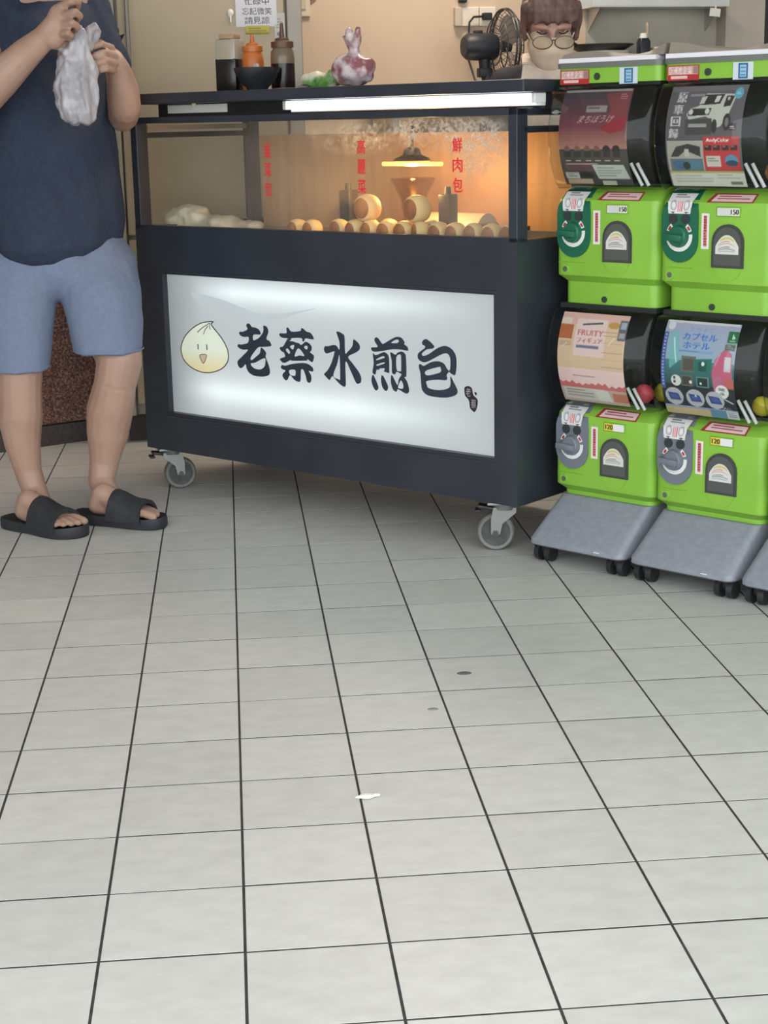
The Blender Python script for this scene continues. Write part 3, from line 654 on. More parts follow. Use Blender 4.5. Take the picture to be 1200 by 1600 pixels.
# heat lamp
hl = empty('heat_lamp', (0, 0, 0), 0, 'hanging cone heat lamp glowing orange over the buns', 'lamp')
SH = mat('lamp_shade', (92, 70, 52), .4, .4); WARM = mat('lamp_bulb', (255, 190, 90), .4, emis=3.2, emcol=(255, 196, 84))
b = MB(); b.lathe([(.012, .075), (.022, .07), (.026, .055), (.048, .045), (.052, .04), (.05, .038), (.02, .05), (.01, .06)], (0, 0, 0), 32); b.build('shade', SH, hl, True)
b = MB(); b.lathe([(0, .040), (.046, .0385), (.050, .034), (.04, .026), (0, .022)], (0, 0, 0), 32); b.build('bulb', WARM, hl, True)
b = MB(); b.cyl((-.105, 0, .030), (.105, 0, .030), .0055, n=12); b.build('heating_tube', WARM, hl, True)
b = MB(); b.cyl((0, 0, .07), (0, 0, .177), .004, n=10); b.build('stem', BP, hl, True)
put(hl, .838, .25, .963)
pl_ = bpy.data.lights.new('heat_lamp_light', 'POINT'); pl_.energy = HEAT_W; pl_.color = (1.0, .56, .20); pl_.shadow_soft_size = .03
o = bpy.data.objects.new('heat_lamp_light', pl_); COL.objects.link(o); o.location = cw(.838, .25, .95)
# pale funnel-shaped glass under the lamp
ur = MB(); ur.lathe([(0, 0), (.03, .0), (.028, .02), (.022, .05), (.03, .085), (.05, .125), (.053, .13), (.048, .13), (.027, .087), (.018, .05), (.02, .02), (0, .012)], (0, 0, 0), 28)
o = ur.build('glass_funnel', thin_glass('funnel_glass', (.86, .80, .72), rough=.15), None, True); o.scale = (1.25, 1.25, 1.25); put(o, .80, .30); tag(o, 'pale glass funnel standing behind the buns under the heat lamp', 'funnel')
# white half round lid
ld = MB(); pr = [(math.cos(a)*.055, math.sin(a)*.062) for a in [PI*i/14 for i in range(15)]]
ld.prism(pr, 'x', -.125, .125); o = ld.build('white_lid', mat('white_lid', (220, 218, 210), .35), None, True, 50); put(o, .86, .402, DK+.0004); tag(o, 'half round white food cover lying behind the topmost buns', 'cover')
# dark uprights
for s, t, h, lb in ((.60, .25, .150, 'dark upright bottle just left of the left topmost bun'), (.935, .285, .140, 'dark upright bottle just right of the right topmost bun')):
    u = empty('sauce_bottle', (0, 0, 0), 0, lb, 'bottle', 'sauce bottles in the glass case'); b = MB(); b.box(-.020, .020, -.020, .020, 0, h-.02, .004); b.build('body', mat('bottle_dark', (26, 24, 28), .4), u, True)
    b = MB(); b.cyl((0, 0, h-.02), (0, 0, h), .010, .008, n=14); b.build('cap', BP, u, True); put(u, s, t)
# glowing bar added to imitate the lamp's reflection; small red jar
hb = empty('lamp_reflection_bar', (0, 0, 0), 0, 'short amber glowing bar imitating a lamp reflection at the right of the glass case', 'lamp reflection')
b = MB(); b.box(-.07, .07, -.015, .015, 0, .006, .001); b.box(-.07, -.065, -.015, .015, 0, .035); b.box(.065, .07, -.015, .015, 0, .035); b.build('bracket', STEELD, hb)
b = MB(); b.cyl((-.066, 0, .026), (.066, 0, .026), .005, n=12); b.build('element', WARM, hb, True); put(hb, 1.10, .33)
jr = empty('sauce_jar', (0, 0, 0), 0, 'small jar of dark red sauce behind the right hand buns', 'jar')
b = MB(); b.lathe([(0, 0), (.03, 0), (.032, .02), (.032, .035), (0, .036)], (0, 0, 0), 20); b.build('body', mat('red_sauce', (110, 44, 32), .3), jr, True)
b = MB(); b.lathe([(0, .036), (.03, .036), (.03, .046), (0, .047)], (0, 0, 0), 20); b.build('lid', mat('jar_lid', (96, 60, 44), .4), jr, True); put(jr, 1.14, .19, DK+.0048)

# --- things on top of the cart
ZTOP = 1.2022
def top(o, s, t, rz=0.): return put(o, s, t, ZTOP, rz)
def squeeze(name, label, body, liquid, cap, r, h, noz, s, t, fill):
    e = empty(name, (0, 0, 0), 0, label, 'bottle', 'squeeze bottles on the cart top')
    b = MB(); b.lathe([(0, 0), (r, 0), (r*1.03, .01), (r, h*.5), (r*1.03, h*.62), (r*.98, h*.80), (r*.82, h*.86), (r*.80, h*.9), (0, h*.9)], (0, 0, 0), 28); b.build('body', body, e, True)
    if liquid:
        b = MB(); b.lathe([(0, .003), (r*.5, .003), (r*1.005, .004), (r*1.036, .01), (r*1.012, h*.5), (r*1.02, h*fill), (0, h*fill)], (0, 0, 0), 28); b.build('sauce', liquid, e, True)
    b = MB(); b.lathe([(0, h*.88), (r*.95, h*.88), (r*.95, h), (r*.62, h*1.02), (r*.55, h*1.07), (r*.22, h*1.09), (.004, h*1.09+noz), (0, h*1.09+noz)], (0, 0, 0), 24); b.build('cap', cap, e, True)
    return top(e, s, t)
squeeze('squeeze_bottle', 'orange squeeze bottle between the dark jar and the soy sauce bottle', noisy('orange_plastic', (206, 120, 54), (186, 98, 44), 3, .4, stretch=(1, 1, 9)), None, mat('orange_cap', (190, 104, 44), .4), .031, .125, .022, .3195, .165, .5)
squeeze('squeeze_bottle', 'clear squeeze bottle half full of dark soy sauce with a brown cap', mat('clear_brown', (122, 104, 84), .25), mat('soy', (28, 24, 26), .2), mat('brown_cap', (96, 66, 46), .45), .034, .135, .040, .405, .20, .55)
jb = empty('sauce_jar', (0, 0, 0), 0, 'tall clear square jar of black sauce at the left on the cart top', 'jar')
b = MB(); b.box(-.034, .034, -.034, .034, .0005, .148, .008); b.build('body', mat('jar_clear', (168, 158, 140), .2), jb, True)
b = MB(); b.box(-.0345, .0345, -.0345, .0345, 0, .098, .008); b.build('sauce', mat('black_sauce', (30, 26, 28), .2), jb, True)
b = MB(); b.box(-.024, .024, -.024, .024, .148, .163, .004); b.build('lid', mat('tan_lid', (170, 138, 112), .5), jb, True)
cv = Canvas(12, 40, (214, 210, 206)); cv.text('醬', .15, .2, .85, .45, (40, 38, 40)); cv.text('油', .15, .55, .85, .8, (40, 38, 40))
sheet('paper_label', cv, lambda a, t: (-.0352, .03-.02*a, .112-.075*t), jb)
top(jb, .243, .15, .3)
bw = empty('bowl', (0, 0, 0), 0, 'black bowl with a pale card in it on the cart top', 'bowl')
b = MB(); b.lathe([(0, 0), (.03, 0), (.031, .006), (.05, .025), (.064, .052), (.066, .062), (.062, .062), (.046, .027), (0, .010)], (0, 0, 0), 36); b.build('shell', noisy('black_ceramic', (34, 36, 40), (44, 46, 50), 6, .3), bw, True)
b = MB(); b.box(-.02, .036, -.03, .03, .046, .050, rot=Matrix.Rotation(.35, 3, 'X')); b.box(.0, .012, -.01, .0, .03, .072, rot=Matrix.Rotation(-.2, 3, 'Y')); b.build('card', mat('pink_card', (196, 182, 176), .6), bw)
top(bw, .412, .085)
gb = blob('vegetable_bag', noisy('bag_green', (216, 210, 190), (96, 148, 70), 9, .45, bump=.2, lo=.46, hi=.56), None, [('ball', (Vector((0, 0, .018)), .045, (1.5, .8, .55))), ('ball', (Vector((.05, 0, .024)), .035, (1.1, .8, .75))), ('ball', (Vector((-.06, 0, .012)), .025, (1.2, .8, .55)))], .006, 3, lambda p, n: Vector((lambda q: (q.x, q.y, max(q.z, .0005)))(lump(p, n))))
top(gb, .605, .14); tag(gb, 'white and green bag of leaves lying left of the purple bag', 'bag')
pb_ = noisy('bag_purple', (146, 92, 98), (214, 198, 200), 26, .25, bump=.3, lo=.42, hi=.6)
def tie(p, n): return p+n*.007*noise.noise(Vector(p)*40)
pbag = blob('pickle_bag', pb_, None, [('ball', (Vector((0, 0, .044)), .054, (1.25, .9, .82))), ('ball', (Vector((-.03, 0, .055)), .035)), ('chain', [(.005, 0, .08, .02), (.005, 0, .098, .011), (-.004, 0, .125, .015), (-.012, 0, .148, .011)]), ('chain', [(.006, 0, .098, .011), (.02, 0, .13, .012), (.022, .0, .152, .008)]), ('chain', [(-.005, .0, .1, .010), (-.03, 0, .128, .007), (-.038, 0, .135, .004)])], .005, 3, lambda p, n: Vector((lambda q: (q.x, q.y, max(q.z, .0005)))(tie(p, n))))
top(pbag, .735, .13); tag(pbag, 'knotted clear bag of purple pickles standing on the cart top', 'bag')

# ================================================================ CAPSULE MACHINES (local frame: x along the front, y into the machine)
GA = math.radians(-48.2); GO = Vector((.842, 2.014, 0)); GU = Vector((math.cos(GA), math.sin(GA), 0)); GV = Vector((-math.sin(GA), math.cos(GA), 0))
GREEN = noisy('lime_plastic', (132, 184, 62), (138, 190, 68), 6, .38, spec=.5)
GREYP = noisy('grey_plastic', (134, 138, 148), (144, 148, 158), 60, .5)
DGREEN = mat('dark_green_plastic', (22, 98, 72), .4); DIALG = mat('dial_grey', (112, 118, 128), .42)
DARKIN = mat('machine_inside', (30, 34, 33), .55); SMOKE = mat('smoke_plastic', (66, 68, 66), .22)
WHITE = mat('white_print', (226, 226, 222), .5); REDP = mat('red_print', (176, 42, 48), .5)
DOME = thin_glass('dome_plastic', (.90, .92, .90), rough=.04)
CLEARBAR = thin_glass('clear_bar', (.80, .83, .82), rough=.1); FROST = mat('frosted_bar', (176, 180, 178), .35)
def rrect(x0, x1, y0, y1, z, r=.022, n=4):
    out = []
    for cx, cy, a0 in ((x0+r, y0+r, PI), (x1-r, y0+r, 1.5*PI), (x1-r, y1-r, 0), (x0+r, y1-r, .5*PI)):
        for k in range(n+1):
            a = a0+.5*PI*k/n; out.append((cx+r*math.cos(a), cy+r*math.sin(a), z))
    return out
XC = .143
def unit_body(mb, zl, zt):
    # zl: height of the flare's lower edge, zt: bottom of the lip
    rs = [rrect(.006, .282, .020, .33, zt), rrect(.006, .282, .020, .33, zl-.018), rrect(-.008, .296, .0, .34, zl-.001), rrect(-.008, .296, -.0008, .34, zl+.004),
          rrect(-.008, .296, 0, .34, zl+.16), rrect(-.006, .294, .003, .34, zl+.185), rrect(.0, .288, .030, .335, zl+.207), rrect(.004, .284, .05, .33, zl+.216)]
    mb.rings(rs)
def dome_y(t):   # t 0 top .. 1 bottom
    return .004-.050*math.sin(PI*min(1, (t*.92+.06)))**.75
def arch(x0, x1, z0, z1, n=12):
    r = (x1-x0)/2; c = (x0+x1)/2; p = [(x0, z0), (x1, z0)]
    for k in range(n+1):
        a = PI*k/n; p.append((c+r*math.cos(a), z1-r+r*math.sin(a)))
    return p
def slope_y(z, zl):
    h = z-zl
    if h < .16: return 0
    if h < .185: return .003*(h-.16)/.025
    if h < .207: return .003+.027*(h-.185)/.022
    return .030+.02*(h-.207)/.009
mach = empty('capsule_machine', GO, GA)
b = MB()
b.rings([rrect(.004, .281, -.112, .32, .044, .02), rrect(-.002, .287, -.122, .325, .050, .024), rrect(-.002, .287, -.122, .325, .062, .024), rrect(.0, .285, -.115, .325, .070, .024), rrect(.006, .280, .008, .325, .1585, .02)])
base = b.build('base', GREYP, mach, True, 35)
b = MB(); b.box(.205, .222, -.1235, -.121, .057, .059); b.build('white_mark', WHITE, base)
for x, y in ((.030, -.085), (.255, -.085), (.03, .27), (.255, .27)):
    b = MB(); b.box(x-.008, x+.008, y-.012, y+.018, .024, .05, .004); b.cyl((x-.02, y, .0225), (x+.02, y, .0225), .005, n=10); cs = b.build('castor', BP, mach)
    b = MB()
    for s in (-1, 1): b.cyl((x+s*.009, y, .0225), (x+s*.024, y, .0225), .0225, .021, n=22)
    b.build('wheel', mat('castor_wheel_black', (36, 38, 40), .5), cs, True, 40)
def unit(zl, zt, upper):
    b = MB(); unit_body(b, zl, zt); body = b.build('body', GREEN, mach, True, 30)
    dp = DGREEN if upper else DIALG; kz = zl+.106; kx = .051
    # dial plate following the sloped shoulder
    pl_ = [(.004, kz-.012)]
    pl_ = [(kx+.0495*math.cos(a), kz-.012+.05*math.sin(a)) for a in [PI+PI*k/16 for k in range(17)]]
    b = MB(); b.prism(pl_+[(.1005, zl+.155), (.098, zl+.172), (.006, zl+.172), (.0015, zl+.155)], 'y', -.006, .002)
    ys = slope_y(zl+.205, zl)
    b.rings([[(.006, -.006, zl+.172), (.098, -.006, zl+.172), (.098, .004, zl+.172), (.006, .004, zl+.172)], [(.012, ys-.006, zl+.205), (.094, ys-.006, zl+.205), (.094, ys+.006, zl+.203), (.012, ys+.006, zl+.203)], [(.014, .046, zl+.214), (.092, .046, zl+.214), (.092, .054, zl+.212), (.014, .054, zl+.212)]])
    dial = b.build('dial_plate', dp, mach, True, 35)
    b = MB()
    def ringsec(a0, a1, r0, r1, y, n=24):
        P = [(kx+r*math.cos(a), kz+r*math.sin(a)) for r, aa in ((r1, [a0+(a1-a0)*k/n for k in range(n+1)]), (r0, [a1-(a1-a0)*k/n for k in range(n+1)])) for a in aa]
        V = [b.bm.verts.new((x, y, z)) for x, z in P]; m = n+1
        for k in range(n): b.bm.faces.new((V[k], V[k+1], V[2*m-2-k], V[2*m-1-k]))
    ringsec(math.radians(190), math.radians(368), .027, .0365, -.0066); ringsec(math.radians(20), math.radians(52), .027, .0365, -.0066); ringsec(math.radians(128), math.radians(160), .027, .0365, -.0066)
    b.build('dial_ring', WHITE, dial)
    for a0 in (26, 136): b = MB(); ringsec(math.radians(a0), math.radians(a0+18), .029, .0345, -.007, 6); b.build('arrow_mark', REDP, dial)
    b = MB(); b.cyl((kx, -.005, kz), (kx, -.018, kz), .0262, .024, n=30); b.cyl((kx, -.018, kz), (kx, -.021, kz), .024, .021, n=30)
    b.box(kx-.034, kx+.020, -.032, -.012, kz-.0105, kz+.0055, .003, rot=Matrix.Rotation(.06, 3, 'Y')); b.build('knob', dp, dial, True, 35)
    for x in (kx-.017, kx+.017): b = MB(); b.cyl((x, -.004, kz+.040), (x, -.0085, kz+.040), .0125, .0115, n=20); cs = b.build('coin_slot', mat('slot_dark', (48, 54, 58) if not upper else (24, 60, 50), .4), dial, True, 35)
    # instruction sticker on the plate
    cv = Canvas(34, 30, (222, 220, 220)); cv.lines(.2, .04, .8, .26, 2, (130, 130, 134)); cv.ell(.24, .58, .14, .26, (168, 168, 172)); cv.ell(.24, .58, .08, .18, (222, 220, 220)); cv.ell(.78, .58, .14, .26, (168, 168, 172)); cv.ell(.78, .58, .08, .18, (222, 220, 220))
    for x in (.42, .50, .58): cv.rect(x, .38, x+.035, .9, (206, 70, 78))
    cv.poly([(.1, .9), (.3, .9), (.22, 1)], (70, 66, 70)); cv.poly([(.72, .9), (.92, .9), (.8, 1)], (70, 66, 70))
    def fin(a, t):
        z = zl+.204-.046*t; x = .018+.066*a+.006*(t-.5)*(1-2*a); return (x, (slope_y(z, zl) if z > zl+.172 else 0)-.0075, z)
    sheet('instruction_sticker', cv, fin, dial)
    cv = Canvas(14, 46, (228, 222, 216)); cv.rect(.28, .06, .72, .94, (206, 128, 134)); cv.lines(.3, .08, .7, .92, 11, (150, 50, 60), fill=.62, seed=5)
    sheet('side_sticker', cv, lambda a, t: (.108+.021*a, -.0012, zl+.160-.082*t), body)
    cv = Canvas(64, 16, (160, 50, 54)); cv.rect(.08, .14, .96, .86, (226, 200, 198)); cv.lines(.16, .25, .92, .75, 2, (176, 84, 92), fill=.55)
    sheet('warning_sticker', cv, lambda a, t: (.117+.124*a+.012*(1-t)*(1-a), slope_y(zl+.205-.020*t, zl)-.0015, zl+.205-.020*t), body)
    if upper:
        cv = Canvas(48, 18, (206, 208, 204)); cv.rect(.6, .0, 1, 1, (222, 222, 210)); [cv.text('150', .61+d, .18, .95+d, .82, (34, 34, 30)) for d in (0, .012, .024)]
    else:
        cv = Canvas(48, 18, (226, 226, 226)); cv.rect(0, 0, .45, 1, (222, 200, 78)); [cv.text('120', .04+d, .15, .40+d, .85, (60, 44, 22)) for d in (0, .012, .024)]
    b = MB(); b.box(.147, .212, -.002, .001, zl+.153, zl+.176, .001); pf = b.build('price_frame', mat('lime_shade', (120, 170, 40), .45), body)
    sheet('price_card', cv, lambda a, t: (.150+.059*a, -.0028, zl+.1735-.018*t), pf)
    # prize door
    b = MB(); b.prism(arch(.138, .223, zl+.036, zl+.137), 'y', -.004, .002); dr = b.build('prize_door', SMOKE, mach, True, 30)
    b = MB(); b.prism(arch(.145, .216, zl+.042, zl+.130), 'y', -.0052, -.0041); b.build('door_pane', mat('door_pane', (84, 88, 86), .15), dr, True, 30)
    cv = Canvas(34, 24, (214, 214, 208)); cv.lines(.12, .30, .88, .52, 2, (206, 150, 140)); cv.lines(.12, .58, .9, .92, 3, (150, 152, 150)); cv.rect(.2, .1, .8, .2, (204, 190, 96))
    def lab(a, t):
        x = .150+.061*a; top_ = zl+.112-.026*(2*abs(a-.5))**2.2; z0 = zl+.068; return (x, -.0062, top_+(z0-top_)*t)
    sheet('door_label', cv, lab, dr)
    b = MB(); P = [(.180+.036*math.cos(a), zl+.036+.030*math.sin(a)) for a in [PI+PI*k/14 for k in range(15)]]; b.prism(P, 'y', -.0025, .002); b.build('finger_recess', GREEN, mach, True, 30)
    b = MB(); b.cyl((.025, .002, zl+.014), (.025, -.004, zl+.014), .0125, .0115, n=22); lk = b.build('lock', GREEN, mach, True, 35)
    b = MB(); b.cyl((.025, -.003, zl+.014), (.025, -.0046, zl+.014), .007, n=18); b.build('key_hole', mat('lock_steel', (120, 126, 120), .35, .6), lk, True, 35)
    b = MB(); b.box(.003, .085, -.0012, .001, zl+.030, zl+.0325); b.build('panel_seam', MATS['lime_shade'], body)
    # dome: hopper back, clear bulging cover
    z0, z1 = zl+.212, zl+.455
    b = MB(); b.box(.002, .287, .13, .33, z0-.004, z1+.004); b.box(.004, .284, .05, .13, z0-.002, z0+.012); b.box(.0, .288, .012, .33, z1, z1+.012); b.build('hopper', DARKIN, mach)
    b = MB(); N = 22; rs = []
    for x, dy, dz in ((-.006, .05, .03), (-.010, .028, .014), (-.006, .010, .004), (.004, 0, 0), (.29/2, 0, 0), (.282, 0, 0), (.292, .010, .004), (.296, .028, .014), (.292, .05, .03)):
        ring = []
        for k in range(N+1):
            t = k/N; z = z1+(z0-z1)*t; zz = min(max(z, z0+dz*.6), z1-dz*.6); ring.append((x, dome_y(t)+dy, zz))
        ring += [(x, .125, z0+dz*.6), (x, .125, z1-dz*.6)]; rs.append(ring)
    b.rings(rs); b.build('dome', DOME, mach, True, 60)
    zm = zl+.33
    b = MB(); b.box(.240, .284, dome_y(.5)-.004+.004, dome_y(.5)+.005+.004, zm-.008, zm+.006, .004); b.build('latch_tab', CLEARBAR, mach, True, 40)
    for x in (.236, .254): b = MB(); b.tube([(x, -.030, zl+.275), (x+.026, -.018, zl+.222)], .0042, 8); b.build('guide_bar', FROST, mach, True, 40)
    if upper:
        b = MB(); b.rings([rrect(-.004, .294, .0, .34, z1+.008, .016), rrect(-.004, .294, .0, .34, zl+.499, .016)]); band = b.build('header_band', GREEN, mach, True, 35)
        b = MB(); b.rings([rrect(-.008, .297, -.004, .345, zl+.499, .018), rrect(-.008, .297, -.004, .345, zl+.511, .018)]); b.build('cap', mat('cap_grey', (108, 112, 106), .5), mach, True, 35)
        cv = Canvas(60, 26, (176, 44, 46)); cv.rect(.03, .06, .97, .62, (196, 150, 146)); cv.text('亞洲進企業', .03, .08, .78, .60, (232, 222, 214)); cv.rect(.82, .1, .96, .58, (150, 120, 118)); cv.lines(.12, .70, .9, .92, 1, (226, 190, 186), fill=.8)
        sheet('header_label', cv, lambda a, t: (.006+.086*a, -.0014, zl+.495-.034*t), band)
        cv = Canvas(38, 26, (202, 214, 222)); cv.rect(.26, .06, .74, .94, (36, 92, 142)); cv.rect(.34, .16, .66, .84, (150, 190, 216))
        for y in (.28, .5, .7): cv.rect(.37, y, .63, y+.06, (70, 122, 166))
        sheet('blue_seal', cv, lambda a, t: (.180+.052*a, -.0014, zl+.4965-.038*t), band)
        b = MB(); b.cyl((.115, .002, zl+.478), (.115, -.003, zl+.478), .0085, n=18); b.build('lock', mat('lock_dark', (70, 78, 72), .35, .5), band, True, 35)
    else:
        b = MB(); b.cyl((.13, .022, zl+.48), (.13, .0165, zl+.48), .0078, n=18); b.build('lock', mat('lock_dark', (70, 78, 72), .35, .5), mach, True, 35)
unit(.187, .1587, False); unit(.726, .652, True)
MACH = [mach]
for k in (1, 2):
    c = copy_tree(mach); q = GO+GU*(.308*k); c.location = q; MACH.append(c)
tag(mach, 'double deck lime green capsule machine beside the black cart, pink poster below', 'capsule machine', 'lime green capsule machines')
tag(MACH[1], 'double deck lime green capsule machine with a white off-road vehicle on its upper poster', 'capsule machine', 'lime green capsule machines')
tag(MACH[2], 'lime green capsule machine at the right edge, mostly cut off by the frame', 'capsule machine', 'lime green capsule machines')
# posters behind the domes
def poster(k, zl, cv, x0=.028, x1=.228):
    z0, z1 = zl+.222, zl+.447
    def f(a, t):
        z = z1+(z0-z1)*t; tt = (zl+.455-z)/.243
        return (x0+(x1-x0)*a, dome_y(tt)+.008, z)
    sheet('poster', cv, f, MACH[k])
def po_sunset():
    c = Canvas(104, 130, (70, 64, 72)); c.vgrad(0, .40, (66, 60, 70), (118, 62, 72)); c.vgrad(.40, .62, (122, 70, 74), (176, 128, 112))
    c.poly([(.62, .05), (.98, .02), (.98, .34), (.66, .42), (.74, .2)], (136, 60, 66), .8); c.poly([(.6, .40), (.8, .33), (.97, .28), (.95, .42), (.75, .46)], (150, 40, 52))
    c.rect(.02, .0, .98, .022, (150, 140, 136)); c.lines(.84, .05, .95, .12, 3, (190, 150, 152), .7); c.rect(.38, .165, .68, .235, (150, 138, 140))
    c.lines(.4, .18, .66, .22, 1, (104, 92, 96)); c.text('まちぼうけ', .26, .265, .76, .345, (214, 176, 172), 1, .12)
    for y in (.44, .47, .52, .56): c.rect(.02, y, .75, y+.008, (150, 92, 88), .6)
    c.vgrad(.64, 1, (82, 76, 72), (64, 62, 60))
    for i, x in enumerate((.12, .27, .42, .56, .70, .84)):
        c.ell(x, .625, .055 if i > 3 else .045, .045, (52, 40, 42) if i > 3 else (122, 88, 80)); c.rect(x-.05, .64, x+.05, .70, (58, 52, 50)); c.rect(x-.04, .735, x+.04, .745, (190, 186, 182))
    c.rect(.06, .775, .5, .85, (96, 70, 74)); c.rect(.08, .77, .55, .782, (196, 160, 160)); c.poly([(.46, .785), (.92, .785), (.98, .935), (.52, .935)], (186, 190, 184)); c.lines(.53, .81, .9, .92, 4, (136, 140, 136), .8)
    c.rect(.04, .865, .24, .93, (178, 178, 172)); c.lines(.07, .88, .21, .92, 2, (120, 124, 120)); c.rect(.05, .935, .42, .99, (178, 156, 132)); c.rect(.26, .86, .46, .92, (46, 44, 46)); c.rect(.56, .955, .76, 1, (176, 178, 160))
    return c
def po_car():
    c = Canvas(112, 128, (98, 92, 98)); c.rect(0, 0, 1, .05, (112, 106, 110))
    for i, ch in enumerate('原車回歸'): c.text(ch, .10-.02*i, .06+.118*i, .22-.02*i, .16+.118*i, (206, 204, 204), 1); c.text(ch, .112-.02*i, .06+.118*i, .232-.02*i, .16+.118*i, (206, 204, 204), 1)
    c.rect(.27, .08, .46, .10, (140, 136, 140)); W_ = (192, 192, 182); D = (52, 50, 52)
    c.poly([(.48, .075), (.84, .085), (.87, .12), (.80, .32), (.72, .40), (.62, .43), (.60, .34), (.52, .30), (.30, .33), (.26, .28), (.30, .22), (.40, .20)], W_)
    c.poly([(.47, .085), (.72, .085), (.68, .18), (.40, .19)], D); c.poly([(.43, .11), (.50, .10), (.47, .175), (.41, .18)], (190, 190, 184)); c.poly([(.62, .10), (.68, .10), (.66, .16), (.60, .165)], (206, 204, 200)); c.poly([(.75, .10), (.85, .105), (.82, .20), (.73, .21)], D); c.rect(.77, .115, .80, .145, (196, 194, 190))
    c.poly([(.28, .225), (.58, .22), (.56, .285), (.28, .295)], D); c.ell(.315, .255, .03, .028, (206, 206, 196)); c.ell(.53, .25, .03, .028, (206, 206, 196))
    c.poly([(.26, .33), (.60, .32), (.62, .44), (.60, .48), (.26, .48)], (74, 72, 74)); c.rect(.30, .37, .54, .405, (158, 156, 150)); c.ell(.80, .36, .05, .085, D); c.ell(.80, .36, .025, .045, (120, 118, 116)); c.ell(.64, .40, .035, .07, D)
    c.ell(.90, .08, .055, .055, (96, 166, 190)); c.lines(.865, .065, .935, .10, 2, (190, 216, 222)); c.rect(.84, .37, .93, .44, (60, 42, 48)); c.lines(.85, .40, .92, .435, 2, (220, 196, 200))
    c.rect(.02, .54, .50, .84, (172, 168, 158)); c.poly([(.06, .70), (.14, .60), (.30, .57), (.46, .60), (.46, .70), (.34, .66), (.26, .64), (.16, .70)], (62, 60, 58)); c.rect(.25, .62, .31, .70, (196, 192, 184)); c.rect(.05, .72, .48, .84, (104, 116, 124)); c.ell(.17, .78, .09, .05, (80, 106, 142)); c.ell(.37, .78, .09, .05, (84, 126, 146)); c.ell(.26, .79, .05, .04, (44, 62, 58))
    c.rect(.50, .50, .97, .84, (190, 62, 64)); c.text('AndyColor', .54, .515, .84, .565, (240, 236, 232)); c.text('AndyColor', .545, .515, .845, .565, (240, 236, 232))
    for i in range(4): c.rect(.52+.112*i, .585, .61+.112*i, .635, (62, 42, 44)); c.rect(.53+.112*i, .59, .57+.112*i, .605, (150, 120, 116))
    c.rect(.53, .69, .72, .80, (204, 198, 190)); c.lines(.55, .71, .70, .76, 2, (140, 136, 130)); c.ell(.86, .74, .085, .06, (92, 142, 176)); c.ell(.86, .765, .08, .03, (56, 70, 88))
    c.rect(.02, .86, 1, 1, (206, 206, 194)); c.lines(.08, .885, .62, .97, 3, (176, 172, 160)); c.lines(.64, .88, .95, .93, 2, (170, 166, 156)); c.rect(.80, .95, .95, .98, (110, 106, 100)); c.rect(.02, .845, 1, .862, (176, 164, 96))
    return c
def po_pink():
    c = Canvas(104, 128, (222, 190, 160)); c.rect(0, 0, 1, .12, (224, 176, 166)); c.rect(0, .06, .16, .12, (226, 206, 196)); c.rect(.0, .13, .20, .28, (186, 104, 66)); c.rect(.02, .3, .2, .36, (204, 168, 140))
    c.rect(.24, .06, .70, .46, (232, 204, 200)); c.line(.34, .12, .62, .095, .022, (76, 74, 84)); c.text('FRUITY', .28, .175, .66, .235, (196, 104, 112)); c.text('FRUITY', .286, .175, .666, .235, (196, 104, 112)); c.text('フィギュア', .28, .255, .66, .315, (186, 96, 106)); c.text('フィギュア', .286, .255, .666, .315, (186, 96, 106)); c.rect(.28, .34, .62, .37, (112, 116, 150))
    c.ell(.80, .11, .085, .035, (196, 150, 84)); c.rect(.88, .05, 1, .26, (96, 98, 116)); c.rect(.90, .07, .98, .14, (170, 172, 184)); c.rect(.90, .18, .98, .24, (160, 162, 176))
    for y in (.18, .22, .30, .4, .48, .56): c.rect(.66, y, .98, y+.006, (190, 150, 120))
    c.line(.76, .32, .84, .24, .012, (232, 226, 216)); c.line(.06, .38, .13, .33, .012, (232, 226, 216))
    c.vgrad(.60, .80, (236, 204, 198), (240, 206, 202)); c.lines(.22, .68, .74, .71, 1, (182, 150, 148), .8)
    P = [(0, .77)]; rn = random.Random(4)
    for i in range(11): P += [(i/10, .745+.03*rn.random()), (i/10+.05, .775+.03*rn.random())]
    c.poly(P+[(1, .86), (0, .86)], (206, 112, 112)); c.rect(0, .83, 1, 1, (196, 170, 158)); c.rect(.04, .83, .68, .97, (206, 200, 192)); c.lines(.08, .85, .52, .95, 3, (160, 150, 144)); c.poly([(.50, .83), (.72, .84), (.76, .97), (.56, .96)], (216, 212, 204)); c.rect(.78, .86, 1, .96, (196, 120, 96))
    return c
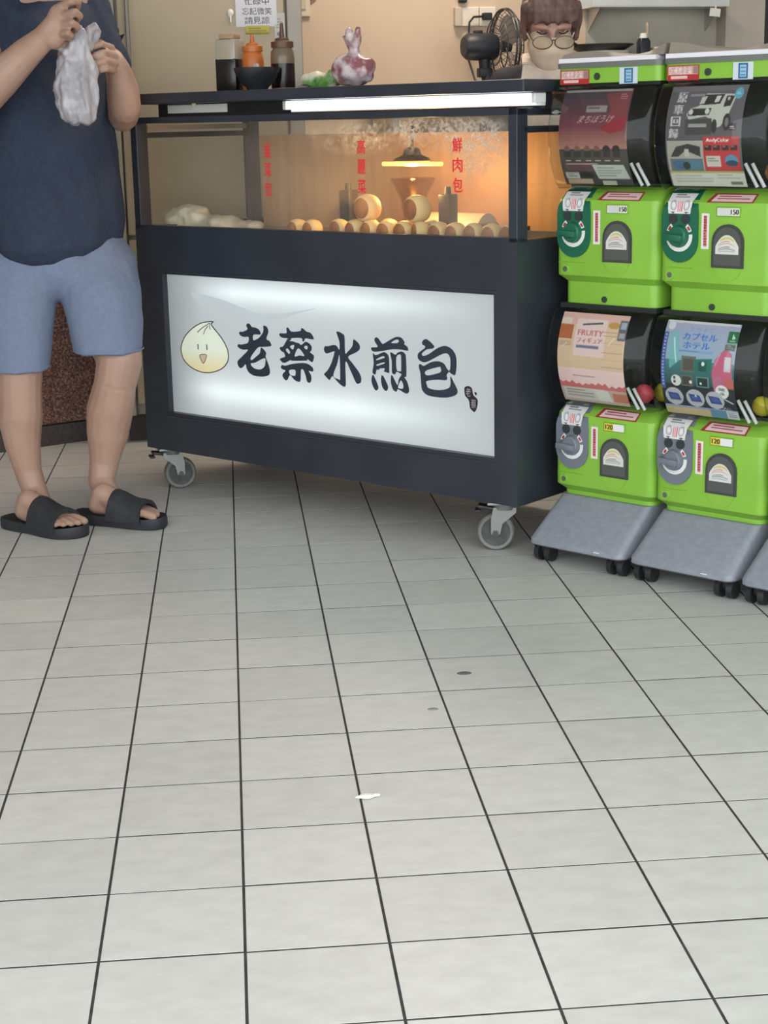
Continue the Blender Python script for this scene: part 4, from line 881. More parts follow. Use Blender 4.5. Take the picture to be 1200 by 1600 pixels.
def po_hotel():
    c = Canvas(112, 128, (150, 160, 190)); c.vgrad(0, .4, (168, 166, 196), (150, 178, 196)); c.vgrad(.4, .68, (70, 130, 132), (44, 84, 88)); c.rect(0, .66, 1, .90, (38, 44, 52)); c.rect(.02, 0, .98, .022, (206, 204, 206))
    c.rect(0, .12, .06, .72, (72, 92, 160))
    for i in range(16): c.rect(.018, .14+.035*i, .042, .158+.035*i, (190, 200, 226))
    c.poly([(.08, .12), (.20, .10), (.26, .4), (.12, .5)], (120, 186, 190), .8); c.line(.15, .18, .21, .42, .02, (206, 226, 226))
    c.ell(.075, .055, .05, .042, (214, 212, 220)); c.text('ミライニ', .34, .06, .66, .10, (96, 140, 206), .8); c.text('カプセル', .26, .115, .72, .185, (52, 116, 200)); c.text('カプセル', .268, .115, .728, .185, (52, 116, 200)); c.text('ホテル', .28, .205, .64, .275, (52, 116, 200)); c.text('ホテル', .288, .205, .648, .275, (52, 116, 200)); c.rect(.22, .29, .70, .315, (128, 166, 208)); c.lines(.24, .296, .66, .31, 1, (90, 120, 170), .8)
    c.rect(.28, .35, .48, .52, (110, 112, 104)); c.rect(.31, .38, .45, .50, (86, 84, 78)); c.poly([(.46, .38), (.70, .36), (.68, .52), (.46, .53)], (40, 116, 104)); c.rect(.52, .40, .63, .50, (26, 84, 78)); c.ell(.58, .42, .022, .022, (236, 240, 236))
    c.rect(.28, .555, .44, .67, (104, 104, 98)); c.rect(.30, .57, .42, .655, (70, 66, 62)); c.ell(.41, .625, .02, .02, (240, 234, 220)); c.rect(.49, .56, .66, .67, (110, 150, 146)); c.rect(.505, .57, .645, .66, (30, 52, 52)); c.ell(.55, .63, .014, .014, (236, 240, 240))
    c.poly([(.74, .36), (.86, .24), (.96, .30), (.98, .64), (.72, .68), (.70, .5)], (196, 96, 128)); c.rect(.86, .33, .95, .48, (206, 200, 210)); c.line(.74, .42, .80, .30, .02, (216, 140, 166)); c.rect(.72, .54, .84, .70, (190, 110, 140)); c.rect(.88, .55, .99, .66, (196, 100, 90))
    c.rect(.86, .07, 1, .185, (36, 108, 66)); c.poly([(.92, .09), (.965, .14), (.92, .15)], (190, 226, 200)); c.rect(.89, .16, .97, .17, (150, 200, 166)); c.rect(.85, .20, .98, .26, (96, 104, 100)); c.lines(.87, .21, .96, .25, 2, (160, 170, 160))
    c.ell(.21, .62, .07, .06, (226, 226, 224)); c.rect(.175, .58, .20, .605, (40, 40, 44)); c.rect(.175, .62, .20, .65, (40, 40, 44)); c.ell(.83, .70, .09, .075, (228, 228, 226)); c.text('回転', .79, .655, .87, .69, (70, 72, 76)); c.text('扉', .80, .705, .86, .735, (70, 72, 76)); c.line(.86, .78, .96, .82, .014, (226, 226, 226))
    for x in (.16, .45, .72): c.ell(x, .80, .125, .098, (186, 186, 194)); c.poly([(x-.09, .755), (x+.06, .765), (x+.09, .84), (x-.06, .84)], (52, 72, 132)); c.poly([(x-.06, .775), (x+.04, .78), (x+.06, .82), (x-.04, .82)], (72, 96, 160))
    c.ell(.46, .775, .012, .012, (240, 240, 244)); c.text('OUT', .80, .865, .91, .89, (228, 228, 226)); c.text('CAST', .80, .895, .93, .92, (228, 228, 226))
    c.rect(0, .92, .62, 1, (196, 176, 132)); c.rect(.62, .91, .84, 1, (92, 140, 166)); c.rect(.84, .91, 1, 1, (196, 202, 204)); c.lines(.86, .925, .98, .985, 3, (130, 136, 138))
    return c
poster(0, .726, po_sunset()); poster(1, .726, po_car()); poster(0, .187, po_pink()); poster(1, .187, po_hotel())
# capsules lying in the hoppers (each a thing of its own)
def capsule(k, x, y, z, col, lab):
    e = empty('toy_capsule', (0, 0, 0), 0, lab, 'capsule', 'toy capsules in the machines')
    b = MB(); b.lathe([(0, -.024), (.012, -.021), (.021, -.013), (.0245, 0), (.0245, .002)], (0, 0, 0), 22); b.build('bottom_shell', mat('capsule_%d_%d_%d' % col, col, .3), e, True)
    b = MB(); b.lathe([(.0245, .002), (.0225, .012), (.014, .020), (0, .0235)], (0, 0, 0), 22); b.build('top_shell', mat('capsule_%d_%d_%d' % tuple(min(255, c+26) for c in col), tuple(min(255, c+26) for c in col), .25), e, True)
    q = GO+GU*(.308*k+x)+GV*y; e.location = (q.x, q.y, z); e.rotation_euler = (.5, .3, 1)
capsule(0, .246, .030, .187+.253, (186, 56, 72), 'pinkish red toy capsule in the lower dome of the machine next to the cart')
capsule(0, .266, .085, .187+.250, (190, 176, 40), 'yellow toy capsule in the lower dome of the machine next to the cart')
capsule(1, .258, .045, .187+.252, (178, 160, 36), 'olive yellow toy capsule in the lower dome of the middle capsule machine')
capsule(1, .262, .06, .726+.252, (150, 92, 40), 'orange brown toy capsule in the upper dome of the middle capsule machine')
# boards and covers lying on the machines
for k, lb, lb2 in ((0, 'thin white board on the capsule machine next to the cart', 'taupe plastic cover on the white board of the machine next to the cart'), (1, 'thin white board on the middle capsule machine', 'taupe plastic cover on the white board of the middle machine')):
    q = GO+GU*(.308*k)
    b = MB(); b.box(.0, .285 if k else .28, -.001, .25, 0, .011, .001); o = b.build('foam_board', mat('white_board', (232, 230, 236), .5), None); o.location = (q.x, q.y, .726+.5113); o.rotation_euler = (0, 0, GA); tag(o, lb, 'board', 'white boards on the machines')
    def cov(p, n): return p
    b = MB(); rs = []
    for i in range(13):
        x = .0+.295*i/12; h = .004+.012*(.5+.5*math.sin(i*.55+k))+(.014*max(0, (i-9)/3)**2 if k == 0 else .012*max(0, (4-i)/4)); rs.append([(x, .012, 0), (x, .25, 0), (x, .25, h*.7), (x, .02, h)])
    b.rings(rs); o = b.build('plastic_cover', mat('taupe_cover', (146, 136, 124), .5), None, True, 50); o.location = (q.x, q.y, .726+.5226); o.rotation_euler = (0, 0, GA); tag(o, lb2, 'cover', 'plastic covers on the machines')

# ================================================================ PEOPLE
def skin_mat(name, c1, c2):
    m = noisy(name, c1, c2, 9, .5, bump=.06); b = m.node_tree.nodes['Principled BSDF']
    b.inputs['Subsurface Weight'].default_value = .12; b.inputs['Subsurface Radius'].default_value = (.012, .005, .003); b.inputs['Subsurface Scale'].default_value = .6
    return m
SKIN = skin_mat('skin_tan', (164, 130, 113), (176, 143, 126)); SKIN2 = skin_mat('skin_worker', (180, 142, 128), (190, 152, 138))
SHIRT = noisy('navy_jersey', (36, 46, 66), (43, 54, 75), 90, .85, bump=.15); SHORTS = noisy('blue_cotton', (112, 122, 146), (118, 129, 152), 90, .85, bump=.15)
SLIP = noisy('black_rubber', (38, 40, 44), (46, 48, 52), 50, .6, bump=.1)
def V3(p): return Vector(p)
def frame_from(fwd, up):
    f = Vector(fwd).normalized(); u = Vector(up); r = f.cross(u).normalized(); u = r.cross(f).normalized()
    return Matrix((r, f, u)).transposed()      # columns: right(x), forward(y), up(z)
def head_parts(c, Fm, s=1.):
    P = lambda x, y, z: V3(c)+Fm@(Vector((x, y, z))*s)
    def q(x, y, z, r): p = P(x, y, z); return (p.x, p.y, p.z, r*s)
    parts = [('ball', (P(0, -.015, .035), .095*s, (.80, 1.0, .88), Fm)), ('ball', (P(0, .015, -.03), .078*s, (.84, .92, 1.0), Fm)), ('ball', (P(0, .045, -.088), .030*s, (1.15, .9, .8), Fm)),
        ('chain', [q(0, .082, .018, .010), q(0, .100, -.018, .012), q(0, .104, -.028, .014)]), ('chain', [q(-.013, .092, -.03, .008), q(.013, .092, -.03, .008)]),
        ('chain', [q(-.022, .082, -.061, .0075), q(0, .089, -.060, .009), q(.022, .082, -.061, .0075)]),
        ('chain', [q(-.052, .062, .03, .012), q(-.02, .080, .03, .012)]), ('chain', [q(.052, .062, .03, .012), q(.02, .080, .03, .012)])]
    for s_ in (-1, 1):
        parts.append(('chain', [q(s_*.078, -.008, .025, .011), q(s_*.084, -.016, .005, .012), q(s_*.079, -.008, -.02, .009)]))
    return parts, P
# ---------------- the customer
cus = empty('person', (-0.541, 2.714, 0), 0, 'person in navy shirt, blue shorts and black slides holding a white bag', 'person')
HF = frame_from((.70, -.71, -.16), (0, 0, 1)); hc = (-0.467, 2.931, 1.632)
hp, HPt = head_parts(hc, HF)
def up(p, r): return (p[0], p[1], p[2], r)
parts = list(hp)
# torso and neck
parts += [('chain', [up((-0.495, 2.763, 0.759), .135), up((-0.481, 2.799, 0.912), .150), up((-0.479, 2.863, 1.092), .150), up((-0.481, 2.928, 1.274), .140)]),
          ('chain', [up((-0.574, 2.914, 1.439), .062), up((-0.476, 2.976, 1.474), .075), up((-0.387, 3.046, 1.456), .062)]), ('chain', [up((-0.476, 2.971, 1.455), .062), up((-0.471, 2.956, 1.564), .056)])]
# legs
parts += [('chain', [up((-0.564, 2.708, 0.719), .100), up((-0.578, 2.644, 0.581), .086), up((-0.585, 2.583, 0.452), .064), up((-0.589, 2.578, 0.386), .061), up((-0.594, 2.582, 0.315), .064), up((-0.593, 2.583, 0.237), .052), up((-0.583, 2.583, 0.156), .039), up((-0.567, 2.572, 0.096), .036), up((-0.542, 2.515, 0.062), .032)]),
          ('chain', [up((-0.417, 2.785, 0.709), .100), up((-0.353, 2.687, 0.587), .088), up((-0.306, 2.612, 0.466), .066), up((-0.323, 2.607, 0.393), .061), up((-0.343, 2.621, 0.317), .068), up((-0.355, 2.625, 0.242), .060), up((-0.369, 2.627, 0.163), .043), up((-0.380, 2.615, 0.109), .038), up((-0.353, 2.562, 0.070), .033)])]
# feet: heel, instep, ball, five toes each
def foot(heel, d, parts, flip):
    d = Vector((d[0], d[1], 0)).normalized(); s = Vector((-d.y, d.x, 0))*flip      # s points to the big-toe side
    H = Vector((heel[0], heel[1], 0))
    def q(f, l, z, r): p = H+d*f+s*l; return (p.x, p.y, z, r)
    parts += [('chain', [q(.052, 0, .054, .027), q(.075, 0, .088, .031), q(.12, .003, .068, .032), q(.175, .004, .052, .026)]), ('chain', [q(.050, 0, .050, .024), q(.12, -.012, .046, .026), q(.185, -.022, .042, .019)]), ('chain', [q(.12, .018, .05, .026), q(.19, .026, .043, .020)])]
    for f0, f1, l0, l1, r in ((.195, .252, .030, .036, .0125), (.195, .252, .010, .014, .0095), (.19, .243, -.006, -.005, .009), (.182, .230, -.021, -.023, .0085), (.172, .214, -.034, -.038, .0085)):
        parts += [('chain', [q(f0-.02, l0, .045, r*1.1), q((f0+f1)/2, (l0+l1)/2, .046, r), q(f1, l1, .0385, r*.98)])]
    return H, d, s
RH, RD = (-0.635, 2.549, 0.000), (.77, -.63)
LH, LD = (-0.439, 2.576, 0.000), (.905, -.425)
fR = foot(RH, RD, parts, 1); fL = foot(LH, LD, parts, -1)
# arms
parts += [('chain', [up((-0.596, 2.915, 1.432), .060), up((-0.655, 2.776, 1.307), .054), up((-0.658, 2.629, 1.169), .050), up((-0.584, 2.609, 1.242), .052), up((-0.510, 2.597, 1.306), .042), up((-0.462, 2.592, 1.343), .034)]),
          ('chain', [up((-0.366, 3.062, 1.445), .058), up((-0.305, 2.998, 1.291), .050), up((-0.273, 2.855, 1.138), .044), up((-0.261, 2.798, 1.163), .046), up((-0.260, 2.769, 1.212), .043), up((-0.269, 2.730, 1.264), .034), up((-0.276, 2.714, 1.281), .031)])]
# right hand (nearer): palm, four curled fingers, thumb
parts += [('chain', [up((-0.462, 2.592, 1.343), .033), up((-0.439, 2.584, 1.362), .034), up((-0.421, 2.582, 1.382), .032), up((-0.413, 2.587, 1.409), .027)]), ('chain', [up((-0.433, 2.578, 1.342), .027), up((-0.413, 2.581, 1.358), .024)])]
for y, xm, r in ((4, 121, .0098), (22, 125, .0102), (39, 121, .0098), (54, 112, .0086)):
    pass
parts += [('chain', [up((-0.411, 2.586, 1.425), .0125), up((-0.374, 2.560, 1.439), .0112), up((-0.358, 2.574, 1.438), .0100), up((-0.363, 2.596, 1.422), .0092)]),
          ('chain', [up((-0.408, 2.575, 1.401), .0125), up((-0.367, 2.542, 1.410), .0112), up((-0.354, 2.560, 1.401), .0100), up((-0.368, 2.589, 1.390), .0092)]),
          ('chain', [up((-0.409, 2.569, 1.378), .0122), up((-0.374, 2.536, 1.382), .0108), up((-0.362, 2.554, 1.374), .0098), up((-0.374, 2.584, 1.365), .0090)]),
          ('chain', [up((-0.414, 2.569, 1.355), .0112), up((-0.387, 2.537, 1.357), .0095), up((-0.379, 2.549, 1.350), .0086), up((-0.388, 2.574, 1.343), .0080)]),
          ('chain', [up((-0.439, 2.597, 1.333), .0150), up((-0.413, 2.609, 1.326), .0125), up((-0.389, 2.616, 1.343), .0105), up((-0.375, 2.614, 1.363), .0095)])]
# left hand (farther)
parts += [('chain', [up((-0.276, 2.714, 1.281), .031), up((-0.281, 2.718, 1.295), .028), up((-0.291, 2.723, 1.309), .022)]), ('chain', [up((-0.283, 2.713, 1.274), .024), up((-0.299, 2.711, 1.277), .018)]),
          ('chain', [up((-0.285, 2.705, 1.324), .0112), up((-0.309, 2.658, 1.332), .0100), up((-0.332, 2.652, 1.324), .0092), up((-0.342, 2.682, 1.313), .0085)]),
          ('chain', [up((-0.276, 2.689, 1.302), .0112), up((-0.302, 2.636, 1.309), .0100), up((-0.327, 2.636, 1.301), .0092), up((-0.337, 2.671, 1.292), .0085)]),
          ('chain', [up((-0.277, 2.684, 1.281), .0108), up((-0.300, 2.630, 1.287), .0096), up((-0.321, 2.631, 1.280), .0089), up((-0.331, 2.666, 1.273), .0082)]),
          ('chain', [up((-0.282, 2.679, 1.262), .0098), up((-0.298, 2.635, 1.265), .0086), up((-0.314, 2.636, 1.262), .0080), up((-0.321, 2.661, 1.256), .0075)]),
          ('chain', [up((-0.293, 2.715, 1.319), .0140), up((-0.317, 2.737, 1.338), .0120), up((-0.334, 2.733, 1.334), .0105), up((-0.342, 2.710, 1.323), .0095)])]
def loc(o): o.parent = cus; o.matrix_parent_inverse = Matrix.Translation(-cus.location); return o
body = loc(blob('body', SKIN, None, parts, .0042, 3))
# hair, eyes, brows (above the frame, but the figure is whole)
HAIR = noisy('black_hair', (28, 26, 26), (42, 38, 36), 60, .6)
loc(blob('hair', HAIR, None, [('ball', (HPt(0, -.028, .055), .098, (.84, .98, .80), HF)), ('ball', (HPt(0, .03, .088), .06, (1.1, .7, .5), HF))], .006, 4))
EYE = mat('eye_white', (226, 222, 216), .2); IRIS = mat('iris', (40, 28, 22), .2)
for s_ in (-1, 1):
    b = MB(); b.ball(HPt(s_*.033, .077, .012), .010, 2, (1.2, .7, .6), HF); e = loc(b.build('eye', EYE, None, True)); b = MB(); b.ball(HPt(s_*.033, .0815, .012), .0052, 2); q_ = b.build('iris', IRIS, None, True); q_.parent = e; q_.matrix_parent_inverse = e.matrix_parent_inverse
# shirt: lofted trunk with two sleeves
BX = Vector((.70, -.71, 0)).normalized(); BL_ = Vector((.71, .70, 0)).normalized()
def tring(c, a, bb, n=40, tilt=0.):
    c = V3(c); return [c+BL_*(a*math.cos(2*PI*k/n))+BX*(bb*math.sin(2*PI*k/n))+Vector((0, 0, tilt*math.cos(2*PI*k/n))) for k in range(n)]
TR = [tring((-0.490, 2.758, 0.741), .166, .150), tring((-0.486, 2.768, 0.786), .208, .178, tilt=.006), tring((-0.484, 2.784, 0.849), .212, .186), tring((-0.484, 2.803, 0.930), .205, .186), tring((-0.486, 2.836, 1.020), .196, .180), tring((-0.487, 2.868, 1.110), .192, .168), tring((-0.486, 2.900, 1.201), .192, .154), tring((-0.487, 2.933, 1.292), .192, .142), tring((-0.486, 2.952, 1.374), .188, .128), tring((-0.483, 2.965, 1.428), .165, .110), tring((-0.481, 2.975, 1.470), .105, .085)]
def folds(p, n):
    h = p.z; a = noise.noise(Vector((p.x*9, p.y*9, p.z*2.2))); b_ = noise.noise(Vector((p.x*22+p.z*6, p.y*22, p.z*5+3)))
    return p+n*(.020*a+.006*b_)
shirt = loc(blob('shirt', SHIRT, None, [('loft', TR), ('chain', [up((-0.598, 2.939, 1.448), .088), up((-0.646, 2.838, 1.351), .084)]), ('chain', [up((-0.377, 3.065, 1.453), .080), up((-0.347, 3.041, 1.367), .076), up((-0.312, 2.998, 1.288), .068)])], .0075, 8, folds))
# shorts
def sring(c, a, bb, n=32, ax=None, ay=None):
    c = V3(c); ax = ax or BL_; ay = ay or BX
    return [c+ax*(a*math.cos(2*PI*k/n))+ay*(bb*math.sin(2*PI*k/n)) for k in range(n)]
SR1 = [sring((-0.587, 2.587, 0.446), .086, .086), sring((-0.588, 2.637, 0.545), .098, .096), sring((-0.584, 2.682, 0.650), .108, .108), sring((-0.565, 2.737, 0.754), .125, .120), sring((-0.529, 2.767, 0.805), .13, .12)]
SR2 = [sring((-0.337, 2.624, 0.482), .099, .096), sring((-0.342, 2.660, 0.562), .110, .104), sring((-0.357, 2.705, 0.659), .120, .116), sring((-0.386, 2.770, 0.746), .135, .128), sring((-0.435, 2.792, 0.816), .14, .13)]
shorts = loc(blob('shorts', SHORTS, None, [('loft', SR1), ('loft', SR2), ('ball', (V3((-0.484, 2.743, 0.723)), .145, (1.1, 1.0, .75)))], .0065, 5, lambda p, n: p+n*(.005*noise.noise(Vector((p.x*12, p.y*12, p.z*4)))+.002*noise.noise(Vector((p.x*40, p.y*40, p.z*20))))))
# hem band on each leg
b = MB()
for c, a, bb in (((-0.587, 2.592, 0.456), .0885, .0885), ((-0.337, 2.630, 0.492), .102, .099)):
    b.rings([sring((c[0], c[1], c[2]-.002), a, bb), sring((c[0], c[1], c[2]+.002), a*1.002, bb*1.002)], cap0=False, cap1=False)
loc(b.build('hem_seam', mat('hem_blue', (116, 130, 158), .9), None, True))
# slides
def slide(fr_, flip):
    H, d, s = fr_
    def P(f, l, z): q = H+d*f+s*l; return (q.x, q.y, z)
    out = catmull([(-.022, 0), (-.012, -.032), (.04, -.040), (.11, -.042), (.18, -.052), (.235, -.047), (.268, -.018), (.276, .016), (.258, .046), (.20, .054), (.11, .042), (.04, .040), (-.012, .032)], 5)
    b = MB(); cx = sum(p[0] for p in out)/len(out)
    def ring(k, z, rim=0.): return [P(cx+(f-cx)*k, l*k, z+rim*(abs(f-.12)/.15)**2*.5) for f, l in out]
    b.rings([ring(.97, .001), ring(1.0, .006, .004), ring(1.0, .022, .010), ring(.985, .0285, .012), ring(.94, .0285, .008), ring(.90, .0255, .004)])
    sole = loc(b.build('slide', SLIP, None, True, 60))
    b = MB(); rs = []
    for i in range(9):
        f = .118+.095*i/8; h = .072-.030*(i/8)+.003*math.sin(i); wd = .047+.008*(i/8); rin = []; rout = []
        for k in range(17):
            a = PI*k/16; rout.append(P(f+.012*(1-math.sin(a))*(-1 if i < 4 else .6), .003+wd*math.cos(a)*1.07, .020+(h+.012)*math.sin(a)**.75)); rin.append(P(f+.012*(1-math.sin(a))*(-1 if i < 4 else .6), .003+wd*math.cos(a)*.95, .018+(h+.002)*math.sin(a)**.75))
        rs.append(rout+rin[::-1])
    b.rings(rs); st = b.build('strap', SLIP, None, True, 60); st.parent = sole
slide(fR, 1); slide(fL, -1)
# the bag in his hands
def bagmat():
    m = noisy('bag_white', (158, 154, 160), (180, 176, 181), 12, .3, bump=.35); b = m.node_tree.nodes['Principled BSDF']
    b.inputs['Subsurface Weight'].default_value = 0.; return m
CR = Vector((.995, -.096, -.02)); CF = Vector((.088, .968, -.235))
def bring(c, a, bb, n=40, ph=0.):
    c = V3(c); return [c+CR*((a+.10*a*math.sin(5*t+ph)+.05*a*math.sin(9*t+ph*2))*math.cos(t))+Vector((.08, .99, 0))*((bb+.10*bb*math.sin(6*t+ph))*math.sin(t)) for t in [2*PI*k/n for k in range(n)]]
BG = [bring((-0.371, 2.570, 1.119), .024, .018), bring((-0.374, 2.573, 1.127), .038, .028, ph=.2), bring((-0.379, 2.577, 1.146), .050, .038, ph=.4), bring((-0.383, 2.585, 1.177), .055, .043, ph=.5), bring((-0.383, 2.596, 1.219), .055, .040, ph=.7), bring((-0.379, 2.605, 1.258), .054, .034, ph=.9), bring((-0.378, 2.612, 1.287), .048, .026, ph=1.1), bring((-0.376, 2.607, 1.312), .034, .020, ph=1.3), bring((-0.367, 2.602, 1.335), .024, .016, ph=1.5), bring((-0.362, 2.602, 1.359), .015, .012, ph=1.6), bring((-0.361, 2.602, 1.382), .006, .006, ph=1.7)]
def crk(p, n):
    return p+n*(.010*noise.noise(Vector((p.x*48+p.z*10, p.y*48, p.z*10)))+.005*noise.noise(Vector((p.x*90, p.y*90, p.z*40))))
bag = blob('plastic_bag', bagmat(), None, [('loft', BG), ('chain', [up((-0.352, 2.619, 1.329), .012), up((-0.337, 2.636, 1.360), .015), up((-0.325, 2.649, 1.374), .015), up((-0.320, 2.656, 1.364), .011), up((-0.330, 2.663, 1.344), .012), up((-0.340, 2.638, 1.323), .011)]),
    ('chain', [up((-0.400, 2.597, 1.306), .012), up((-0.413, 2.602, 1.318), .009), up((-0.427, 2.604, 1.323), .005)]), ('chain', [up((-0.392, 2.587, 1.308), .010), up((-0.383, 2.588, 1.335), .007)]), ('chain', [up((-0.345, 2.629, 1.286), .014), up((-0.329, 2.634, 1.272), .011), up((-0.341, 2.610, 1.210), .010)])], .005, 3, crk)
tag(bag, 'knotted white plastic carrier bag held in both hands by the person at the left', 'bag')

# ---------------- the worker behind the cart
wk = empty('person', (1.080, 3.237, 0), 0, 'person in a pale face mask, glasses and cream apron standing behind the cart', 'person')
def loc2(o): o.parent = wk; o.matrix_parent_inverse = Matrix.Translation(-wk.location); return o
WF = frame_from((-.10, -.93, -.30), (0, 0, 1)); wc = (1.048, 3.164, 1.377)
wparts, WPt = head_parts(wc, WF, .96)
wb = Vector((-.16, -.985, 0)).normalized(); wr = Vector((.985, -.16, 0)).normalized()
B0 = V3((1.080, 3.237, 1.177)); 
def wq(x, y, z, r): p = Vector((B0.x, B0.y, 0))+wr*x+wb*y; return (p.x, p.y, z, r)
wparts += [('chain', [wq(0, .02, 1.27, .048), wq(0, .0, 1.19, .052), wq(0, -.01, 1.08, .12), wq(0, 0, .92, .115), wq(0, 0, .76, .12)]), ('chain', [wq(-.145, -.01, 1.20, .05), wq(0, -.01, 1.22, .065), wq(.145, -.01, 1.20, .05)]),
    ('chain', [wq(-.155, -.01, 1.20, .046), wq(-.20, .02, .95, .038), wq(-.14, .20, .90, .032), wq(-.10, .27, .915, .026)]), ('chain', [wq(.155, -.01, 1.20, .046), wq(.20, .02, .95, .038), wq(.14, .20, .90, .032), wq(.10, .27, .915, .026)]),
    ('chain', [wq(-.08, 0, .74, .09), wq(-.085, .02, .42, .058), wq(-.085, 0, .22, .055), wq(-.085, -.02, .07, .036)]), ('chain', [wq(.08, 0, .74, .09), wq(.085, .02, .42, .058), wq(.085, 0, .22, .055), wq(.085, -.02, .07, .036)])]
for s_ in (-1, 1):
    wparts += [('chain', [wq(s_*.085, -.03, .035, .033), wq(s_*.09, .14, .03, .028)])]
    for k in range(4): wparts += [('chain', [wq(s_*(.10-.018*k+.01), .27, .915, .012), wq(s_*(.09-.018*k+.008), .32, .91, .009), wq(s_*(.085-.018*k+.006), .335, .89, .008)])]
    wparts += [('chain', [wq(s_*.085, .25, .92, .012), wq(s_*.055, .29, .915, .010), wq(s_*.045, .31, .90, .009)])]
loc2(blob('body', SKIN2, None, wparts, .0055, 4))
BRN = noisy('brown_hair', (92, 70, 66), (126, 98, 90), 50, .55, stretch=(1, 1, .2))
def hq(x, y, z, r): p = WPt(x, y, z); return (p.x, p.y, p.z, r)
hair = [('ball', (WPt(0, -.028, .062), .100, (.90, .98, .86), WF)), ('ball', (WPt(0, -.06, .0), .082, (.96, .7, 1.0), WF))]
for i in range(9):
    x = -.068+.017*i; hair.append(('chain', [hq(x*.8, .04, .118, .020), hq(x*1.02, .078-.25*x*x*6, .085, .014), hq(x*1.08, .088-.6*x*x*6, .052-.008*(i % 2), .008)]))
for s_ in (-1, 1): hair.append(('chain', [hq(s_*.078, .015, .08, .02), hq(s_*.086, .012, .03, .015), hq(s_*.084, .006, -.025, .010)]))
def strands(p, n): return p+n*.003*noise.noise(Vector((p.x*90, p.y*90, p.z*14)))
loc2(blob('hair', BRN, None, hair, .005, 2, strands))
# mask: a curved sheet over nose and chin
b = MB(); rs = []
for i, (z, w_, yb) in enumerate(((.010, .040, .112), (-.006, .054, .119), (-.022, .060, .124), (-.032, .064, .124), (-.045, .067, .118), (-.065, .066, .106), (-.085, .060, .098), (-.102, .048, .086), (-.112, .034, .070))):
    front = []; back = []
    for k in range(15):
        a = PI*k/14; x = w_*math.cos(a)*1.12; y = yb*math.sin(a)**.62*.98+.012*(1-math.sin(a)); front.append(WPt(x, y+.004, z+.016*(1-math.sin(a))-.006)); back.append(WPt(x*.97, y-.001, z+.016*(1-math.sin(a))-.006))
    rs.append(front+back[::-1])
b.rings(rs); mk = loc2(b.build('face_mask', noisy('mask_cloth', (226, 206, 184), (234, 214, 192), 30, .8, bump=.1), None, True, 60))
b = MB()
for s_ in (-1, 1): b.tube([WPt(s_*.068, .03, -.02), WPt(s_*.080, .008, .0), WPt(s_*.086, -.016, .022)], .0022, 6)
b.build('ear_loop', WHITE, mk).matrix_parent_inverse = Matrix.Identity(4)
# brows, eyes closed to the downward gaze, glasses
for s_ in (-1, 1): b = MB(); b.tube([WPt(s_*.052, .080, .046), WPt(s_*.035, .090, .052), WPt(s_*.016, .094, .045)], [.0022, .0036, .0026], 6); loc2(b.build('eyebrow', mat('brow_brown', (84, 60, 54), .7), None))
for s_ in (-1, 1): b = MB(); b.tube([WPt(s_*.050, .078, .016), WPt(s_*.034, .090, .010), WPt(s_*.019, .088, .015)], .0024, 6); loc2(b.build('eyelid_line', mat('lash', (60, 42, 40), .7), None))
b = MB()
for s_ in (-1, 1):
    ring = [WPt(s_*.035+.030*math.cos(t)*(1.05), .127, -.006+.0205*math.sin(t)) for t in [2*PI*k/24 for k in range(25)]]; b.tube(ring, .0016, 6)
    b.tube([WPt(s_*.066, .122, 0), WPt(s_*.078, .05, .008), WPt(s_*.082, -.01, .016)], .0016, 6)
b.tube([WPt(-.006, .127, .0), WPt(0, .130, .003), WPt(.006, .127, .0)], .0016, 6)
gl = loc2(b.build('glasses', mat('thin_metal', (96, 80, 74), .3, .8), None, True))
LENS = thin_glass('lens', (.97, .96, .94), gloss=.05, rough=.05)
for s_ in (-1, 1):
    b = MB(); rim = [WPt(s_*.035+.0305*math.cos(t), .127, -.006+.020*math.sin(t)) for t in [2*PI*k/24 for k in range(24)]]; rim2 = [WPt(s_*.035+.0305*math.cos(t), .1285, -.006+.020*math.sin(t)) for t in [2*PI*k/24 for k in range(24)]]
    b.rings([rim, rim2]); o = b.build('lens', LENS, None); o.parent = gl; o.matrix_parent_inverse = Matrix.Identity(4)
# clothes
BLKC = noisy('black_cotton', (34, 34, 40), (44, 44, 50), 50, .8, bump=.1); APR = noisy('cream_apron', (208, 192, 178), (220, 206, 192), 40, .8, bump=.1)
def wring(x, y, z, a, bb, n=28): c = Vector((B0.x, B0.y, z))+wr*x+wb*y; return [c+wr*(a*math.cos(2*PI*k/n))+wb*(bb*math.sin(2*PI*k/n)) for k in range(n)]
loc2(blob('tshirt', BLKC, None, [('loft', [wring(0, 0, .74, .165, .135), wring(0, 0, .95, .165, .135), wring(0, -.005, 1.15, .175, .125), wring(0, -.005, 1.23, .16, .10), wring(0, 0, 1.262, .085, .07)]),
    ('chain', [wq(-.10, .0, 1.235, .050), wq(-.155, .0, 1.205, .066), wq(-.205, .015, 1.02, .058)]), ('chain', [wq(.10, .0, 1.235, .050), wq(.155, -.01, 1.205, .066), wq(.205, .015, 1.02, .058)])], .008, 6, folds))
loc2(blob('trousers', mat('dark_trousers', (46, 46, 54), .85), None, [('loft', [wring(0, 0, .82, .15, .125), wring(0, 0, .68, .165, .13), wring(0, 0, .6, .15, .12)]), ('chain', [wq(-.08, 0, .66, .098), wq(-.085, .01, .40, .076), wq(-.085, 0, .12, .066)]), ('chain', [wq(.08, 0, .66, .098), wq(.085, .01, .40, .076), wq(.085, 0, .12, .066)])], .009, 5))
b = MB(); rs = []
